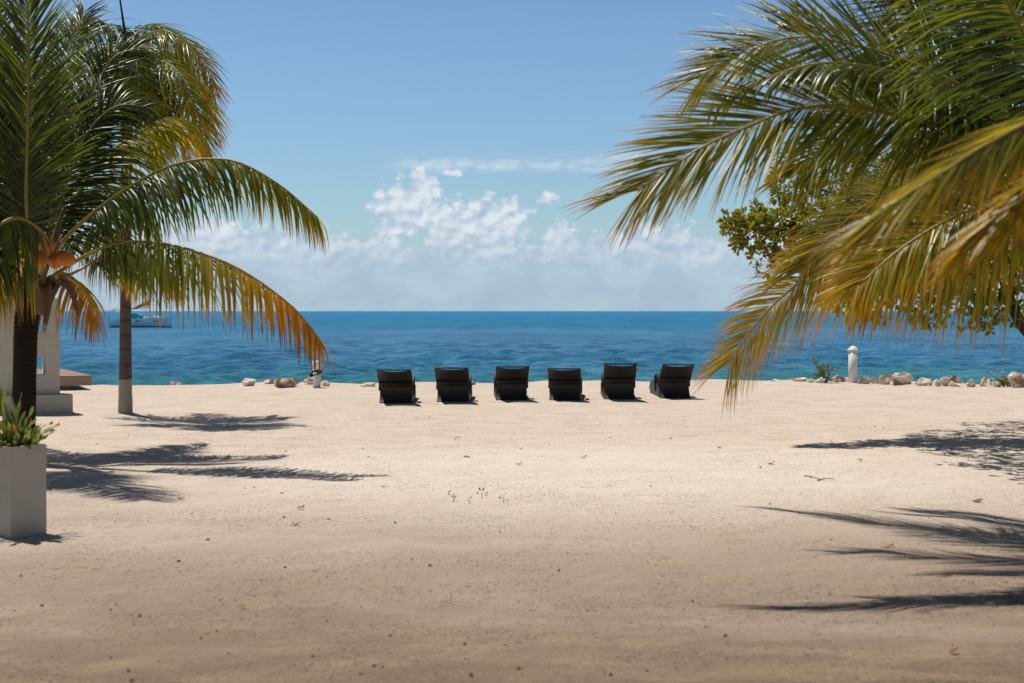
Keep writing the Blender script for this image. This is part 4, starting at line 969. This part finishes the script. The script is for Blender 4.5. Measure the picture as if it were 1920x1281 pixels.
# ------------------------------------------------------------------ litter on the sand
def fallen_leaf(pxx, pyy, wpx, tint, label, sd):
    g = ground(pxx, pyy); s = g.y / F; L = wpx * s * 1.15; rng = random.Random(sd); mb = MB(); vs = []; ts = []
    for i in range(9):
        k = i / 8; w = L * .58 * math.sin(math.pi * (0.06 + .92 * k)) ** .8
        for u in (-1, -.5, 0, .5, 1):
            curl = L * (.10 * u * u * rng.uniform(.4, 1.6) * (1 if sd % 2 else -1) + .16 * k * k * (sd % 3) + .10 * math.sin(k * 5 + sd + u))
            vs.append((L * (k - .5), w * .5 * u, .014 + max(-.006, curl * .8))); ts.append(tint + rng.uniform(-.1, .1))
    mb.add(vs, [(i * 5 + j, i * 5 + j + 1, (i + 1) * 5 + j + 1, (i + 1) * 5 + j) for i in range(8) for j in range(4)], ts)
    o = mb.build('fallen_leaf', DRY); o.location = g; o.rotation_euler = (rng.uniform(-.25, .25), rng.uniform(-.25, .25), rng.uniform(-.6, .6))
    md = o.modifiers.new('thickness', 'SOLIDIFY'); md.thickness = .002
    tag(o, label, 'leaf', 'fallen leaves on the sand')
for i, a in enumerate((
    (876, 858, 12, .45, 'curled orange brown leaf in the sunny middle of the sand'),
    (565, 955, 13, .5, 'bright orange leaf left of the four seedlings'),
    (553, 985, 14, .0, 'pale yellow leaf just below the bright orange leaf'),
    (974, 872, 11, .05, 'pale peach leaf with upright stem, right of the curled orange brown leaf'),
    (1095, 859, 11, .1, 'pale tan leaf in open sand right of the peach leaf'),
    (857, 825, 10, .1, 'small tan leaf straight below the second lounger'),
    (340, 936, 12, .0, 'faint yellow leaf below the long left frond shadow'),
    (1347, 842, 9, .2, 'small ochre leaf left of the tree shadow'),
    (1447, 871, 11, .2, 'golden leaf just left of the lower edge of the tree shadow'),
    (1833, 942, 17, .8, 'dark red brown leaf above the top frond shadow at right'),
    (1664, 1027, 18, .0, 'yellow leaf lying between the two upper frond shadows at right'),
    (1790, 1227, 17, .85, 'dark brown curled leaf near the bottom right corner'),
    (1258, 823, 6, .3, 'tiny brown leaf on pale sand below the fifth lounger'),
    (1612, 865, 9, .4, 'rusty leaf lying within the lower part of the tree shadow'),
    (453, 1140, 9, .5, 'small orange leaf low in the left foreground'),
    (720, 915, 8, .1, 'small pale leaf right of the long left frond shadow tip'))):
    fallen_leaf(*a, i)
def seedling(pxx, pyy, h, label, sd):
    g = ground(pxx, pyy); s = g.y / F; H = h * s; rng = random.Random(sd)
    e = thing('seedling', label, 'seedling', g, 0, 'seedlings sprouting in the sand')
    mb = MB(); mb.tube([(0, 0, -.02), (.004, 0, H * .5), (.0, 0, H * .8)], [.004, .0035, .003], 5); mb.build('stem', TWIG, e)
    lv = MB()
    for k in range(5):
        leaf_cluster(lv, Vector((0, 0, H * .7)), Vector((math.cos(k * 1.4 + sd), math.sin(k * 1.4 + sd), .7)).normalized(), 1, H * .55, rng, .1)
    lv.build('leaves', SHRUB, e, smooth=False)
for i, a in enumerate(((903, 934, 14, 'tallest seedling, third from the left of the four in the middle sand'), (850, 941, 13, 'leftmost seedling of the four in the middle sand'),
                       (879, 944, 9, 'shortest seedling, second from the left of the four in the middle sand'), (944, 943, 12, 'rightmost seedling of the four in the middle sand'))):
    seedling(*a, i)
def twig(p0, p1, label, r=.006):
    a = ground(*p0); b = ground(*p1); mb = MB(); m = a.lerp(b, .5); m.z = gh(m.x, m.y) + .015
    q = [a + Vector((0, 0, r)), m, b + Vector((0, 0, r))]
    mb.tube([v - a for v in spline(q, 8)[0]], [r * (1 - .07 * i) for i in range(8)], 6); o = mb.build('twig', TWIG); o.location = a; tag(o, label, 'twig', 'twigs on the sand')
twig((1508, 893), (1540, 901), 'thin dark twig, left one of the crossing pair below the tree shadow')
twig((1533, 902), (1564, 899), 'thin dark twig, right one of the crossing pair below the tree shadow')

def grit():
    rng = random.Random(8); mb = MB()
    for _ in range(5200):
        y = 4.2 + 20 * rng.random() ** 1.7; x = rng.uniform(-.42, .42) * y
        if noise.noise(Vector((x * .5, y * .5, 2))) + rng.uniform(-.5, .5) < -.15: continue
        r = rng.uniform(.002, .0055) * (1 + (rng.random() < .05) * 1.6); z = gh(x, y)
        a = rng.uniform(0, 6.28); c_, s_ = math.cos(a), math.sin(a); f = rng.uniform(1, 2.2)
        vs = [(x + c_ * r * f, y + s_ * r * f, z), (x - s_ * r, y + c_ * r, z), (x - c_ * r * f, y - s_ * r * f, z), (x + s_ * r, y - c_ * r, z), (x, y, z + r * 1.3)]
        mb.add(vs, [(0, 1, 4), (1, 2, 4), (2, 3, 4), (3, 0, 4)])
    o = mb.build('grit', simple('grit_stone', (0.10, 0.07, 0.05), .9, .6, 3), None, False); tag(o, kind='stuff')
grit()
